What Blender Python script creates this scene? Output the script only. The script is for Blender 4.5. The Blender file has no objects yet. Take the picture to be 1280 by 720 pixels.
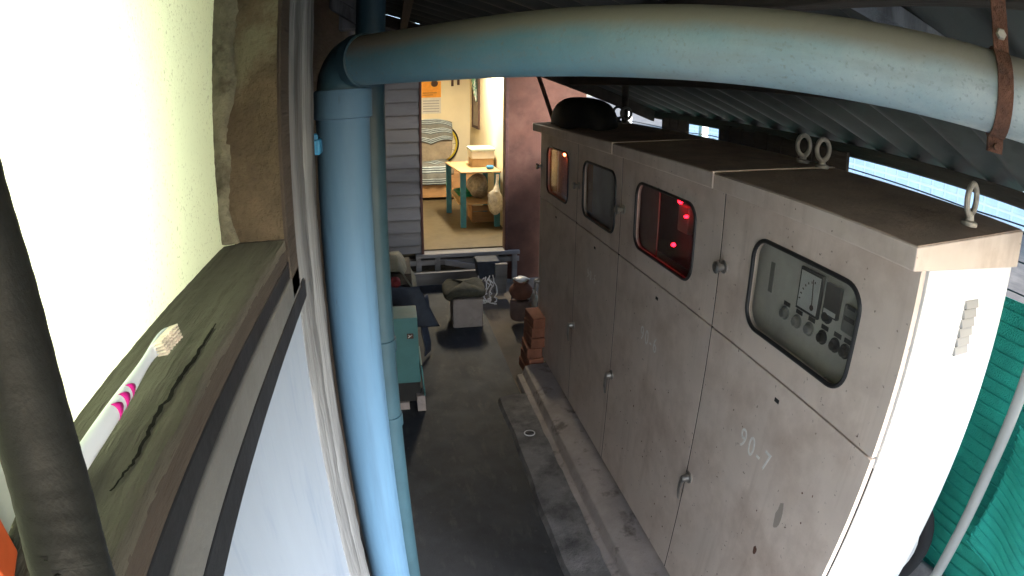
import bpy, bmesh, math, random
from mathutils import Vector, Matrix
random.seed(7)
R = math.radians
SC = bpy.context.scene
COL = SC.collection

# ------------------------------------------------------------------ camera
# a wide security-camera lens: radial fisheye, mounted on the wall 2 m above the yard
H = 2.0                                   # camera height; all z below are given relative to the lens
cam = bpy.data.cameras.new('camera')
cam.type = 'PANO'
K = (0.0, -0.04764968514560993, -2.0639116237187166e-05, -5.36142757212206e-06, -1.5883215453287058e-07)
try:
    cam.panorama_type = 'FISHEYE_LENS_POLYNOMIAL'
    cam.fisheye_fov = R(170)
    for i, k in enumerate(K): setattr(cam, 'fisheye_polynomial_k%d' % i, k)
except Exception:
    cam.cycles.panorama_type = 'FISHEYE_LENS_POLYNOMIAL'
    cam.cycles.fisheye_fov = R(170)
    for i, k in enumerate(K): setattr(cam.cycles, 'fisheye_polynomial_k%d' % i, k)
cam.sensor_width = 36.0
cam.lens = 21.0
cam.clip_start = 0.005
cam.clip_end = 2000
camo = bpy.data.objects.new('camera', cam)
rx = Vector((0.98024065, -0.19763238, 0.00834882)); ux = Vector((0.05664742, 0.32090499, 0.94541581)); fx = Vector((0.18952395, 0.92626207, -0.32575948))
m = Matrix((rx, ux, -fx)).transposed().to_4x4(); m.translation = (0, 0, H)
camo.matrix_world = m
COL.objects.link(camo)
SC.camera = camo

# ------------------------------------------------------------------ world, sun, exposure
SUN_EL, SUN_AZ = 24, 142                 # azimuth clockwise from +Y: low light from behind, on the right
w = bpy.data.worlds.new('World'); SC.world = w; w.use_nodes = True
nt = w.node_tree
sky = nt.nodes.new('ShaderNodeTexSky'); sky.sky_type = 'NISHITA'; sky.sun_disc = False
sky.sun_elevation = R(SUN_EL); sky.sun_rotation = R(SUN_AZ)
sky.air_density = 1.0; sky.dust_density = 1.4; sky.ozone_density = 2.0
nt.links.new(sky.outputs['Color'], nt.nodes['Background'].inputs['Color'])
nt.nodes['Background'].inputs['Strength'].default_value = 0.15
sun = bpy.data.lights.new('sun', 'SUN'); sun.energy = 1.3; sun.angle = R(22); sun.color = (1.0, 0.995, 0.985)
suno = bpy.data.objects.new('sun', sun); COL.objects.link(suno)
sd = Vector((math.sin(R(SUN_AZ)) * math.cos(R(SUN_EL)), math.cos(R(SUN_AZ)) * math.cos(R(SUN_EL)), math.sin(R(SUN_EL))))
suno.rotation_euler = sd.to_track_quat('Z', 'Y').to_euler(); suno.location = sd * 30
SC.view_settings.view_transform = 'Standard'
SC.view_settings.look = 'None'
SC.view_settings.exposure = 2.7
SC.view_settings.gamma = 1
SC.render.engine = 'CYCLES'
SC.cycles.use_denoising = True
SC.cycles.max_bounces = 8
SC.cycles.transparent_max_bounces = 16
SC.cycles.sample_clamp_indirect = 4

# ------------------------------------------------------------------ materials
def new_mat(name):
    mt = bpy.data.materials.new(name); mt.use_nodes = True
    return mt, mt.node_tree, mt.node_tree.nodes['Principled BSDF']
def N(t, kind, **kw):
    n = t.nodes.new(kind)
    for k, v in kw.items():
        if k in n.inputs: n.inputs[k].default_value = v
        else: setattr(n, k, v)
    return n
def rgba(c): return (c[0], c[1], c[2], 1)
def mixc(t, fac, a, b):
    n = t.nodes.new('ShaderNodeMix'); n.data_type = 'RGBA'
    for sock, v in ((n.inputs[0], fac), (n.inputs[6], a), (n.inputs[7], b)):
        if hasattr(v, 'links') or hasattr(v, 'is_linked'): t.links.new(v, sock)
        elif isinstance(v, (int, float)): sock.default_value = v
        else: sock.default_value = rgba(v)
    return n.outputs[2]
def ramp(t, src, lo, hi):
    n = t.nodes.new('ShaderNodeMapRange'); n.inputs[1].default_value = lo; n.inputs[2].default_value = hi
    n.clamp = True; t.links.new(src, n.inputs[0]); return n.outputs[0]
def mapped(t, scale=(1, 1, 1)):
    tc = t.nodes.new('ShaderNodeTexCoord'); mp = t.nodes.new('ShaderNodeMapping')
    mp.inputs['Scale'].default_value = scale; t.links.new(tc.outputs['Object'], mp.inputs[0]); return mp.outputs[0]
def noise(t, vec, scale, detail=6, rough=.6):
    n = N(t, 'ShaderNodeTexNoise', Scale=scale, Detail=detail, Roughness=rough); t.links.new(vec, n.inputs['Vector']); return n.outputs['Fac']

def M(name, col, rough=.6, var=.25, scale=5, stretch=(1, 1, 1), bump=.15, bscale=70, metal=0, dirt=None, dscale=6, dlo=.55, dhi=.7,
      specks=None, sscale=60, slo=.66, shi=.7, top_tint=None, spec=.4, emit=None, estr=0, end_tint=None, streak=None):
    mt, t, b = new_mat(name)
    v = mapped(t, stretch)
    f = ramp(t, noise(t, v, scale), .3, .7)
    c = mixc(t, f, [x * (1 - var) for x in col], [min(1, x * (1 + var)) for x in col])
    if end_tint:                       # second colour mixed in toward one end
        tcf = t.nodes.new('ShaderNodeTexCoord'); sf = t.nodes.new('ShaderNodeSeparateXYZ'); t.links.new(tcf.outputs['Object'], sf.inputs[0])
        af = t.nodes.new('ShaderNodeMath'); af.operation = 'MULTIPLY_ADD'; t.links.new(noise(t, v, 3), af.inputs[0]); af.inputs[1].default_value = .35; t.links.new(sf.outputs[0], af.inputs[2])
        c = mixc(t, ramp(t, af.outputs[0], end_tint[1] + .17, end_tint[2] + .17), c, end_tint[0])
    if dirt:
        c = mixc(t, ramp(t, noise(t, v, dscale, 8, .65), dlo, dhi), c, dirt)
    if streak:                     # runs and drips: noise drawn out along one axis
        c = mixc(t, ramp(t, noise(t, mapped(t, streak[1]), streak[2], 7, .62), streak[3], streak[4]), c, streak[0])
    if specks:
        c = mixc(t, ramp(t, noise(t, v, sscale, 3, .5), slo, shi), c, specks)
    if top_tint:                       # second colour mixed in on upward faces
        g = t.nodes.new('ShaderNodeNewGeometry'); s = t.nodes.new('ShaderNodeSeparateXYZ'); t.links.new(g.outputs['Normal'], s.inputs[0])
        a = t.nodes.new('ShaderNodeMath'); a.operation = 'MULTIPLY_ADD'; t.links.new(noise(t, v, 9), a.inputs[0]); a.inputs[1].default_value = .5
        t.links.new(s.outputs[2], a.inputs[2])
        c = mixc(t, ramp(t, a.outputs[0], .35, .75), c, top_tint)
    t.links.new(c, b.inputs['Base Color'])
    rr = t.nodes.new('ShaderNodeMapRange'); rr.inputs[3].default_value = max(0, rough - .1); rr.inputs[4].default_value = min(1, rough + .12)
    t.links.new(noise(t, v, scale * 3), rr.inputs[0]); t.links.new(rr.outputs[0], b.inputs['Roughness'])
    b.inputs['Metallic'].default_value = metal
    b.inputs['Specular IOR Level'].default_value = spec
    if bump:
        bp = t.nodes.new('ShaderNodeBump'); bp.inputs['Strength'].default_value = bump; bp.inputs['Distance'].default_value = .01
        t.links.new(noise(t, v, bscale, 8, .6), bp.inputs['Height']); t.links.new(bp.outputs[0], b.inputs['Normal'])
    if emit:
        b.inputs['Emission Color'].default_value = rgba(emit); b.inputs['Emission Strength'].default_value = estr
    return mt

def stripes_mat(name, c1, c2, c3, axis_scale):
    mt, t, b = new_mat(name)
    tc = t.nodes.new('ShaderNodeTexCoord'); s = t.nodes.new('ShaderNodeSeparateXYZ'); t.links.new(tc.outputs['UV'], s.inputs[0])
    mm = t.nodes.new('ShaderNodeMath'); mm.operation = 'FRACT'
    m0 = t.nodes.new('ShaderNodeMath'); m0.operation = 'MULTIPLY'; m0.inputs[1].default_value = axis_scale
    t.links.new(s.outputs[1], m0.inputs[0]); t.links.new(m0.outputs[0], mm.inputs[0])
    cr = t.nodes.new('ShaderNodeValToRGB'); cr.color_ramp.interpolation = 'CONSTANT'
    e = cr.color_ramp.elements; e[0].position = 0; e[0].color = rgba(c1); e[1].position = .45; e[1].color = rgba(c2)
    for p, c in ((.53, c3), (.63, c2), (.7, c3), (.82, c2), (.9, c3)):
        q = e.new(p); q.color = rgba(c)
    t.links.new(mm.outputs[0], cr.inputs[0])
    v = mapped(t); c = mixc(t, ramp(t, noise(t, v, 30), .3, .7), (.75, .75, .75), (1, 1, 1))
    n = t.nodes.new('ShaderNodeMix'); n.data_type = 'RGBA'; n.blend_type = 'MULTIPLY'; n.inputs[0].default_value = 1
    t.links.new(cr.outputs[0], n.inputs[6]); t.links.new(c, n.inputs[7]); t.links.new(n.outputs[2], b.inputs['Base Color'])
    b.inputs['Roughness'].default_value = .9
    return mt

def glass_mat(name, tint=(.93, .94, .93), refl=.1):
    mt, t, b = new_mat(name); t.nodes.remove(b)
    tr = t.nodes.new('ShaderNodeBsdfTransparent'); tr.inputs[0].default_value = rgba(tint)
    gl = t.nodes.new('ShaderNodeBsdfGlossy'); gl.inputs['Roughness'].default_value = .06; gl.inputs[0].default_value = (.9, .9, .9, 1)
    df = t.nodes.new('ShaderNodeBsdfDiffuse'); df.inputs[0].default_value = (.3, .28, .25, 1)
    v = mapped(t)
    mx0 = t.nodes.new('ShaderNodeMixShader'); t.links.new(ramp(t, noise(t, v, 4), .35, 2.6), mx0.inputs[0])   # film of dust
    t.links.new(tr.outputs[0], mx0.inputs[1]); t.links.new(df.outputs[0], mx0.inputs[2])
    lf = t.nodes.new('ShaderNodeLayerWeight'); lf.inputs[0].default_value = .5
    pw = t.nodes.new('ShaderNodeMath'); pw.operation = 'POWER'; pw.inputs[1].default_value = 4; t.links.new(lf.outputs['Facing'], pw.inputs[0])
    lw = t.nodes.new('ShaderNodeMath'); lw.operation = 'MULTIPLY_ADD'; lw.inputs[1].default_value = .6; lw.inputs[2].default_value = .035; t.links.new(pw.outputs[0], lw.inputs[0])
    mx = t.nodes.new('ShaderNodeMixShader'); t.links.new(lw.outputs[0], mx.inputs[0]); t.links.new(mx0.outputs[0], mx.inputs[1]); t.links.new(gl.outputs[0], mx.inputs[2])
    t.links.new(mx.outputs[0], t.nodes['Material Output'].inputs[0])
    return mt

def emit_mat(name, col, s):
    mt, t, b = new_mat(name); b.inputs['Base Color'].default_value = rgba(col)
    b.inputs['Emission Color'].default_value = rgba(col); b.inputs['Emission Strength'].default_value = s
    return mt

MT = dict(
    cab=M('cabinet_paint', (.65, .55, .475), .48, .1, 3, bump=.12, bscale=7, dirt=(.43, .33, .265), dscale=3.2, dlo=.46, dhi=.74, specks=(.13, .085, .06), sscale=60, slo=.69, shi=.76, streak=((.40, .31, .25), (1, 1, .07), 9, .56, .84)),
    cabtop=M('cabinet_dusty_top', (.50, .375, .295), .8, .25, 4, bump=.25, bscale=60, dirt=(.30, .225, .18), dscale=3),
    cabside=M('brightened_side_paint', (.74, .74, .735), .5, .06, 3, bump=.04, bscale=40, dirt=(.6, .58, .55), dscale=3, dlo=.6, dhi=.8),  # whiter than the doors: the end face's strong light is in the colour
    panel=M('panel_paint', (.54, .515, .46), .5, .08, 4, bump=.03),
    louv=M('shaded_louvre_paint', (.34, .33, .315), .6, .08, 6, bump=.03),  # darker because the shade on the down-tilted slats is in the colour
    crack=M('black_gap', (.004, .004, .004), .9, .1, bump=0, spec=.1),
    mortar=M('grey_olive_mortar', (.15, .145, .11), .95, .4, 30, bump=1.0, bscale=140, dirt=(.06, .055, .04), dscale=22, dlo=.5, dhi=.64),
    panelmid=M('instrument_grey', (.19, .185, .168), .45, .1, 6, bump=.02),
    dark=M('dark_void', (.02, .02, .02), .8, .2, bump=0),
    rubber=M('black_rubber', (.018, .018, .018), .45, .2, bump=.05),
    steel=M('dull_steel', (.42, .40, .37), .35, .25, 20, metal=.9, bump=.1),
    darksteel=M('dark_steel', (.12, .115, .11), .5, .3, 20, metal=.6, bump=.2),
    eye=M('weathered_eye_bolt', (.40, .37, .32), .6, .3, 25, metal=.3, bump=.3, dirt=(.18, .11, .07)),
    rust=M('rust', (.115, .052, .034), .9, .5, 25, bump=.8, bscale=120, dirt=(.05, .03, .025), dscale=18),
    letter=M('faded_stencil_paint', (.74, .72, .68), .8, .2, 40, bump=.05, dirt=(.50, .46, .41), dscale=40, dlo=.55, dhi=.68),
    letterdim=M('worn_stencil_paint', (.80, .77, .72), .8, .2, 40, bump=.05, dirt=(.55, .47, .41), dscale=50, dlo=.5, dhi=.65),
    glass=glass_mat('dusty_glass'),
    meter=M('meter_face', (.60, .60, .57), .4, .06, bump=0),
    pipe=M('blue_pipe_paint', (.078, .165, .275), .6, .14, 5, (1, 1, .22), bump=.1, bscale=50, dirt=(.05, .13, .235), dscale=4, dlo=.5, dhi=.8, specks=(.07, .13, .2), sscale=70, slo=.69, shi=.76, spec=.25, streak=((.05, .105, .18), (1, 1, .05), 14, .5, .72)),
    hpipe=M('weathered_pipe_paint', (.12, .25, .32), .5, .16, 5, bump=.1, bscale=50, dirt=(.12, .25, .32), dscale=2.2, dlo=.45, dhi=.75, specks=(.16, .20, .21), sscale=150, slo=.58, shi=.78, top_tint=(.23, .225, .20), end_tint=((.37, .40, .40), .30, .85), streak=((.20, .25, .26), (.9, .9, 5), 5, .52, .75)),
    dpipe=M('teal_pipe_paint', (.028, .07, .10), .5, .2, 6, bump=.08),
    wood=M('old_window_timber', (.088, .085, .068), .85, .28, 40, (1, .09, 1), bump=1.0, bscale=160, dirt=(.036, .034, .026), dscale=34, dlo=.54, dhi=.7),
    wooddark=M('dark_timber', (.042, .034, .028), .85, .4, 12, (1, .12, 1), bump=.7, bscale=80),
    post=M('rough_mortar_post', (.07, .053, .035), .95, .45, 12, bump=1.0, bscale=110, dirt=(.14, .13, .09), dscale=9, dlo=.5, dhi=.64),
    board=M('weathered_grey_board', (.17, .185, .205), .9, .35, 10, (1, 1, .1), bump=.8, bscale=60, dirt=(.065, .07, .08), dscale=12, dlo=.5, dhi=.65),
    frost=None,
    plaster=M('yellowish_plaster', (.70, .76, .52), .9, .05, 6, bump=.12, bscale=520, specks=(.42, .42, .26), sscale=420, slo=.64, shi=.72),
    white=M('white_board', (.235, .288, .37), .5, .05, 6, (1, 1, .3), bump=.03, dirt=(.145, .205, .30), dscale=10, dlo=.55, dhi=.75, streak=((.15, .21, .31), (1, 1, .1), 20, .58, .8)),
    blackrail=M('black_rail', (.012, .014, .018), .5, .25, 10, bump=.1),
    greyrail=M('grey_rail', (.105, .11, .112), .5, .15, 10, bump=.1),
    hose=M('black_hose', (.016, .0175, .017), .6, .2, 20, bump=.15),
    brush=M('white_plastic', (.58, .65, .76), .3, .03, bump=0),
    bristle=M('cream_bristles', (.68, .61, .54), .7, .3, 120, bump=0),
    magenta=M('magenta_rubber', (.55, .012, .26), .4, .08, bump=0),
    conc=M('dark_concrete', (.036, .040, .046), .66, .3, 2.2, bump=.25, bscale=90, dirt=(.021, .023, .027), dscale=2.4, dlo=.42, dhi=.66, spec=.25, streak=((.062, .061, .060), (1, .35, 1), 16, .54, .75), specks=(.075, .073, .072), sscale=24, slo=.68, shi=.8),
    slab=M('grey_mortar', (.20, .19, .185), .9, .3, 6, bump=.7, bscale=70, dirt=(.08, .078, .076), dscale=5, dlo=.45, dhi=.65),
    plinth=M('plinth_concrete', (.36, .315, .29), .85, .22, 6, bump=.4, bscale=60, dirt=(.16, .135, .12), dscale=9, dlo=.55, dhi=.68),
    earth=M('earth', (.12, .10, .08), .95, .4, 1.5, bump=.5, bscale=12),
    siding=M('grey_siding_paint', (.152, .150, .156), .75, .12, 6, (.2, 1, 1), bump=.15, dirt=(.105, .10, .11), dscale=6),
    brown=M('red_brown_plaster', (.082, .036, .026), .9, .3, 4, bump=.3, bscale=30, dirt=(.11, .054, .04), dscale=5, dlo=.45, dhi=.7),
    frame=M('brown_door_frame', (.075, .03, .025), .6, .3, 20, bump=.2),
    greywood=M('grey_plank', (.20, .195, .20), .9, .3, 8, (.15, 1, 1), bump=.5, dirt=(.09, .088, .09), dscale=6),
    roof=M('roof_sheet', (.062, .066, .062), .55, .22, 4, (.4, 1, 1), bump=.1, dirt=(.035, .037, .035), dscale=3, metal=.2),
    roomwall=M('cream_room_wall', (.84, .75, .55), .85, .05, 3, bump=.08, bscale=40),
    roomfloor=M('room_floor', (.095, .072, .038), .5, .2, 4, bump=.1, dirt=(.09, .066, .04), dscale=4),
    tabletop=M('table_board', (.42, .28, .14), .5, .2, 8, (1, .2, 1), bump=.1),
    blueleg=M('blue_leg_paint', (.05, .24, .33), .5, .2, 12, bump=.1),
    orange=M('orange_poster', (.80, .33, .03), .6, .1, 20, bump=0),
    paper=M('paper', (.66, .64, .60), .8, .06, 20, bump=.02),
    ink=M('ink', (.06, .03, .02), .7, .2, bump=0),
    chair=M('armchair_cloth', (.27, .22, .16), .9, .2, 10, bump=.3),
    blanket=stripes_mat('striped_blanket', (.20, .20, .185), (.52, .60, .64), (.085, .105, .12), 3.0),
    crate=M('crate_wood', (.36, .2, .09), .8, .3, 10, (.2, 1, 1), bump=.3),
    green=M('green_plastic', (.01, .32, .16), .35, .1, bump=0),
    clothgreen=M('green_white_cloth', (.10, .38, .25), .9, .1, 30, bump=.2, dirt=(.75, .8, .72), dscale=28, dlo=.48, dhi=.52),
    bag=M('clear_plastic_bag', (.62, .58, .50), .25, .3, 22, bump=1.0, bscale=30, dirt=(.32, .25, .18), dscale=14),
    bagbrown=M('plastic_bag_of_rags', (.38, .31, .23), .35, .4, 26, bump=1.0, bscale=34, dirt=(.14, .11, .09), dscale=14),
    yellow=M('yellow_rim_paint', (.75, .58, .05), .4, .1, bump=0),
    mirror=M('dark_picture', (.10, .055, .04), .3, .3, 9, bump=0, dirt=(.2, .12, .09), dscale=6),
    redcloth=M('dark_red_cloth', (.12, .015, .02), .9, .3, 20, bump=.3),
    navy=M('navy_tarp', (.028, .036, .055), .7, .3, 12, bump=.3, bscale=20),
    olive=M('olive_tarp', (.10, .10, .075), .75, .3, 12, bump=.3, bscale=20),
    blackbag=M('black_sheet', (.010, .010, .010), .7, .3, 12, bump=.3, bscale=20),
    tealbox=M('teal_box_paint', (.055, .165, .17), .5, .12, 8, bump=.06),
    block=M('pale_block', (.34, .29, .27), .9, .15, 9, bump=.4, bscale=60, dirt=(.22, .19, .18), dscale=6),
    cushion=M('olive_cushion', (.065, .062, .045), .95, .3, 20, bump=.5, bscale=120),
    clay=M('clay_pot', (.19, .085, .058), .85, .25, 10, bump=.2),
    claygrey=M('old_clay_drum', (.20, .15, .14), .85, .25, 10, bump=.3),
    brickm=M('brick', (.27, .105, .06), .9, .3, 12, bump=.5),
    cord=M('white_cord', (.62, .62, .64), .8, .1, bump=.1),
    net=M('green_shade_net', (.020, .37, .29), .75, .3, 5, bump=.9, bscale=160),
    conduit=M('grey_conduit', (.28, .29, .28), .5, .1, 8, bump=.06),
    bluetarp=M('blue_tarp', (.14, .22, .36), .6, .3, 8, bump=.3, bscale=20),
    tyre=M('tyre_rubber', (.02, .02, .022), .8, .2, bump=.2),
    whitem=M('white_enamel', (.72, .72, .72), .4, .05, bump=0),
    facade=M('white_facade', (.85, .85, .85), .8, .05, .5, bump=0),
    pane=M('sky_tinted_pane', (.68, .75, .83), .35, .15, 1, bump=0),  # pale blue holds the panes' sky reflection as colour
    blueclip=M('blue_plastic_box', (.03, .20, .42), .5, .15, 20, bump=.15),
    orangebox=M('orange_box', (.55, .10, .03), .5, .15, 20, bump=.05),
    bluenet=M('blue_net', (.05, .16, .33), .6, .5, 90, bump=.3),
    palecard=M('pale_card', (.45, .52, .48), .6, .1, 20, bump=.05),
    led_red=emit_mat('red_lamp', (1, .004, .012), 5), led_orange=emit_mat('orange_lamp', (1, .16, .05), 7),
    tube=emit_mat('warm_tube', (1, .86, .62), 6), ledwhite=emit_mat('work_lamp', (1, 1, .8), 4),
    amber=M('amber_lit_interior', (.50, .30, .13), .7, .2, 8, bump=.1),  # yellow of the lit interior put into the colour
    pink=M('cabinet_interior_liner', (.20, .14, .125), .7, .15, 8, bump=.05),
)

def frost_mat():
    mt, t, b = new_mat('frosted_sheet'); t.nodes.remove(b)
    v = mapped(t)
    sp = ramp(t, noise(t, v, 300, 3, .5), .60, .70)
    c = mixc(t, sp, (.80, .88, .67), (.44, .48, .34))
    c = mixc(t, ramp(t, noise(t, v, 9, 4), .3, .8), c, (.76, .85, .64))
    tr = t.nodes.new('ShaderNodeBsdfTranslucent'); df = t.nodes.new('ShaderNodeBsdfDiffuse'); mx = t.nodes.new('ShaderNodeMixShader')
    t.links.new(c, tr.inputs[0]); t.links.new(c, df.inputs[0]); mx.inputs[0].default_value = .25
    bp = t.nodes.new('ShaderNodeBump'); bp.inputs['Strength'].default_value = .25; bp.inputs['Distance'].default_value = .004
    t.links.new(noise(t, v, 300, 4), bp.inputs['Height']); t.links.new(bp.outputs[0], tr.inputs['Normal']); t.links.new(bp.outputs[0], df.inputs['Normal'])
    t.links.new(tr.outputs[0], mx.inputs[1]); t.links.new(df.outputs[0], mx.inputs[2]); t.links.new(mx.outputs[0], t.nodes['Material Output'].inputs[0])
    return mt
MT['frost'] = frost_mat()

# ------------------------------------------------------------------ mesh helpers
BASE = {}
class MB:
    def __init__(s): s.v = []; s.f = []; s.uv = None
    def add(s, vs, fs):
        o = len(s.v); s.v += [tuple(p) for p in vs]; s.f += [tuple(i + o for i in f) for f in fs]; return s
    def box(s, x0, x1, y0, y1, z0, z1):
        vs = [(x, y, z) for x in (x0, x1) for y in (y0, y1) for z in (z0, z1)]
        return s.add(vs, [(0, 1, 3, 2), (4, 6, 7, 5), (0, 4, 5, 1), (2, 3, 7, 6), (0, 2, 6, 4), (1, 5, 7, 3)])
    def obox(s, c, size, rot=(0, 0, 0)):
        from mathutils import Euler
        q = Euler([R(a) for a in rot]).to_matrix(); c = Vector(c)
        vs = [c + q @ Vector((x * size[0] / 2, y * size[1] / 2, z * size[2] / 2)) for x in (-1, 1) for y in (-1, 1) for z in (-1, 1)]
        return s.add(vs, [(0, 1, 3, 2), (4, 6, 7, 5), (0, 4, 5, 1), (2, 3, 7, 6), (0, 2, 6, 4), (1, 5, 7, 3)])
    def hexa(s, a, b):                       # prism between two equal polygons
        n = len(a)
        s.add(list(a) + list(b), [tuple(range(n - 1, -1, -1)), tuple(range(n, 2 * n))] + [(i, (i + 1) % n, n + (i + 1) % n, n + i) for i in range(n)])
        return s
    def tube(s, pts, r, n=16, caps=True, closed=False, flat=1.0):
        pts = [Vector(p) for p in pts]; rs = r if isinstance(r, (list, tuple)) else [r] * len(pts)
        k = len(pts); up = None; vs = []
        for i, p in enumerate(pts):
            if closed: d = pts[(i + 1) % k] - pts[i - 1]
            else: d = pts[min(i + 1, k - 1)] - pts[max(i - 1, 0)]
            d.normalize()
            if up is None:
                up = Vector((0, 0, 1)) if abs(d.z) < .9 else Vector((1, 0, 0))
            a = d.cross(up).normalized(); up = a.cross(d).normalized()
            for j in range(n):
                th = 2 * math.pi * j / n
                vs.append(p + a * (math.cos(th) * rs[i]) + up * (math.sin(th) * rs[i] * flat))
        fs = []
        for i in range(k if closed else k - 1):
            for j in range(n):
                i2 = (i + 1) % k
                fs.append((i * n + j, i2 * n + j, i2 * n + (j + 1) % n, i * n + (j + 1) % n))
        if caps and not closed:
            fs.append(tuple(range(n))); fs.append(tuple(range((k - 1) * n + n - 1, (k - 1) * n - 1, -1)))
        return s.add(vs, fs)
    def lathe(s, c, prof, n=24, axis='z'):
        vs = []
        for r, h in prof:
            for j in range(n):
                th = 2 * math.pi * j / n; a, b = r * math.cos(th), r * math.sin(th)
                p = (a, b, h) if axis == 'z' else ((h, a, b) if axis == 'x' else (a, h, b))
                vs.append((c[0] + p[0], c[1] + p[1], c[2] + p[2]))
        k = len(prof); fs = [(i * n + j, i * n + (j + 1) % n, (i + 1) * n + (j + 1) % n, (i + 1) * n + j) for i in range(k - 1) for j in range(n)]
        fs.append(tuple(range(n - 1, -1, -1))); fs.append(tuple(range((k - 1) * n, k * n)))
        return s.add(vs, fs)
    def grid(s, fn, nu, nv, thick=None):
        vs = [fn(i / nu, j / nv) for i in range(nu + 1) for j in range(nv + 1)]
        fs = [(i * (nv + 1) + j, (i + 1) * (nv + 1) + j, (i + 1) * (nv + 1) + j + 1, i * (nv + 1) + j + 1) for i in range(nu) for j in range(nv)]
        s.uv = (nu, nv)
        return s.add(vs, fs)

def build(name, mb, mat, parent=None, bevel=0, smooth=35, solid=0, loc=None, segs=2, subsurf=0):
    """one mesh object; vertices come in lens-relative world coordinates"""
    base = BASE.get(parent.name, Vector((0, 0, 0))) if parent else Vector((0, 0, 0))
    org = Vector(loc) if loc is not None else (base if parent else None)
    if org is None:
        xs = [Vector(v) for v in mb.v]
        org = Vector(((min(p.x for p in xs) + max(p.x for p in xs)) / 2, (min(p.y for p in xs) + max(p.y for p in xs)) / 2, min(p.z for p in xs)))
    me = bpy.data.meshes.new(name)
    me.from_pydata([tuple(Vector(v) - org) for v in mb.v], [], mb.f)
    if mb.uv:
        nu, nv = mb.uv; ul = me.uv_layers.new(name='UVMap')
        for lp in me.loops:
            i, j = divmod(lp.vertex_index, nv + 1)
            ul.data[lp.index].uv = (i / nu, j / nv)
    bm = bmesh.new(); bm.from_mesh(me); bmesh.ops.recalc_face_normals(bm, faces=bm.faces); bm.to_mesh(me); bm.free()
    me.materials.append(MT[mat] if isinstance(mat, str) else mat)
    if smooth:
        me.polygons.foreach_set('use_smooth', [True] * len(me.polygons))
        me.set_sharp_from_angle(angle=R(smooth))
    o = bpy.data.objects.new(name, me); COL.objects.link(o)
    if parent:
        o.parent = parent; o.location = org - base
    else:
        o.location = org + Vector((0, 0, H))
    BASE[o.name] = org
    if solid:
        md = o.modifiers.new('solid', 'SOLIDIFY'); md.thickness = solid; md.offset = 0
    if subsurf:
        md = o.modifiers.new('sub', 'SUBSURF'); md.levels = md.render_levels = subsurf
    if bevel:
        md = o.modifiers.new('bevel', 'BEVEL'); md.width = bevel; md.segments = segs; md.limit_method = 'ANGLE'
    return o
def tag(o, label=None, cat=None, group=None, kind=None):
    if label: o['label'] = label
    if cat: o['category'] = cat
    if group: o['group'] = group
    if kind: o['kind'] = kind
    return o
def thing(name, loc, label, cat, group=None):
    o = bpy.data.objects.new(name, None); COL.objects.link(o); o.empty_display_size = .05
    o.location = Vector(loc) + Vector((0, 0, H)); BASE[o.name] = Vector(loc)
    return tag(o, label, cat, group)
def struct(name, mb, mat, **k):
    return tag(build(name, mb, mat, **k), kind='structure')
def B(*a): return MB().box(*a)

# ================================================================== SETTING
def sheet(x0, x1, y0, y1, z, nx=1, ny=1, amp=0):
    rnd = random.Random(3)
    return MB().grid(lambda u, v: (x0 + (x1 - x0) * u, y0 + (y1 - y0) * v, z + amp * rnd.uniform(-1, 1)), nx, ny)
struct('ground', sheet(-400, 400, -400, 400, -2.06, 4, 4), 'earth')
struct('concrete_floor', sheet(-.62, .78, -2.6, 5.95, -2.0, 14, 60, .0018), 'conc')

# raised mortar strip along the foot of the plinth
rnd = random.Random(11)
def strip_fn(u, v):
    y = -1.5 + 4.92 * v
    e = .005 * math.sin(y * 5.1) + .003 * math.sin(y * 13)
    xs = [.612 + e, .628 + e, .70, .805]; zs = [-2.0, -1.966, -1.960, -1.958]
    i = min(3, int(round(u * 3)))
    return (xs[i], y, zs[i] + (rnd.uniform(-.004, .004) if i > 0 else 0))
struct('mortar_strip', MB().grid(strip_fn, 3, 60), 'slab')
# plinth: chamfered concrete curb under the cabinets
pf = [(.79, -2.0), (.80, -1.955), (.835, -1.95), (.855, -1.893), (.90, -1.880), (1.5, -1.874), (1.5, -2.0)]
struct('plinth', MB().hexa([(x, -1.2, z) for x, z in pf], [(x, 3.70, z) for x, z in pf]), 'plinth', bevel=.006)

# ------------------------------------------------------------------ left wall (window frame, plaster, rails, boards)
XW = -.139
wall = thing('frosted_pane', (-.2245, .25, -.19), 'glowing pale yellow frosted window pane behind the timber sill', 'window pane')
def pane_fn(u, v):
    y = -.25 + 1.01 * u; z = -.19 + .80 * v
    return (-.2225 + .0006 * math.sin(y * 9) * math.sin(z * 7), y, z)
build('pane', MB().grid(pane_fn, 24, 20), 'frost', wall, smooth=70)
side = thing('side_room', (-.9, .3, -2.0), 'lamplit cream side room behind the frosted window pane', 'room')
for bb in ((-1.9, -1.86, -.33, 1.03, -2.0, .61), (-1.859, -.30, -.3395, -.30, -2.0, .61), (-1.859, -.605, 1.0, 1.03, -2.0, .61), (-1.859, -.225, -.299, 1.035, .611, .63)):
    build('room_wall', B(*bb), 'roomwall', side)
bulb = thing('lamp_bulb', (-.455, .30, -.03), 'warm white bulb hanging inside the side room', 'lamp')
build('bulb', MB().lathe((-.455, .30, -.03), [(.008, -.035), (.024, -.022), (.03, 0), (.02, .022), (.012, .045)], 18), 'ledwhite', bulb)
build('flex', MB().tube([(-.455, .30, .015), (-.455, .30, .61)], .004, 8), 'rubber', bulb)
l = bpy.data.lights.new('bulb_light', 'POINT'); l.energy = 1.2; l.color = (1, 1, .82); l.shadow_soft_size = .03
lo = bpy.data.objects.new('bulb_light', l); COL.objects.link(lo); lo.location = (-.41, .30, -.03 + H)
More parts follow.
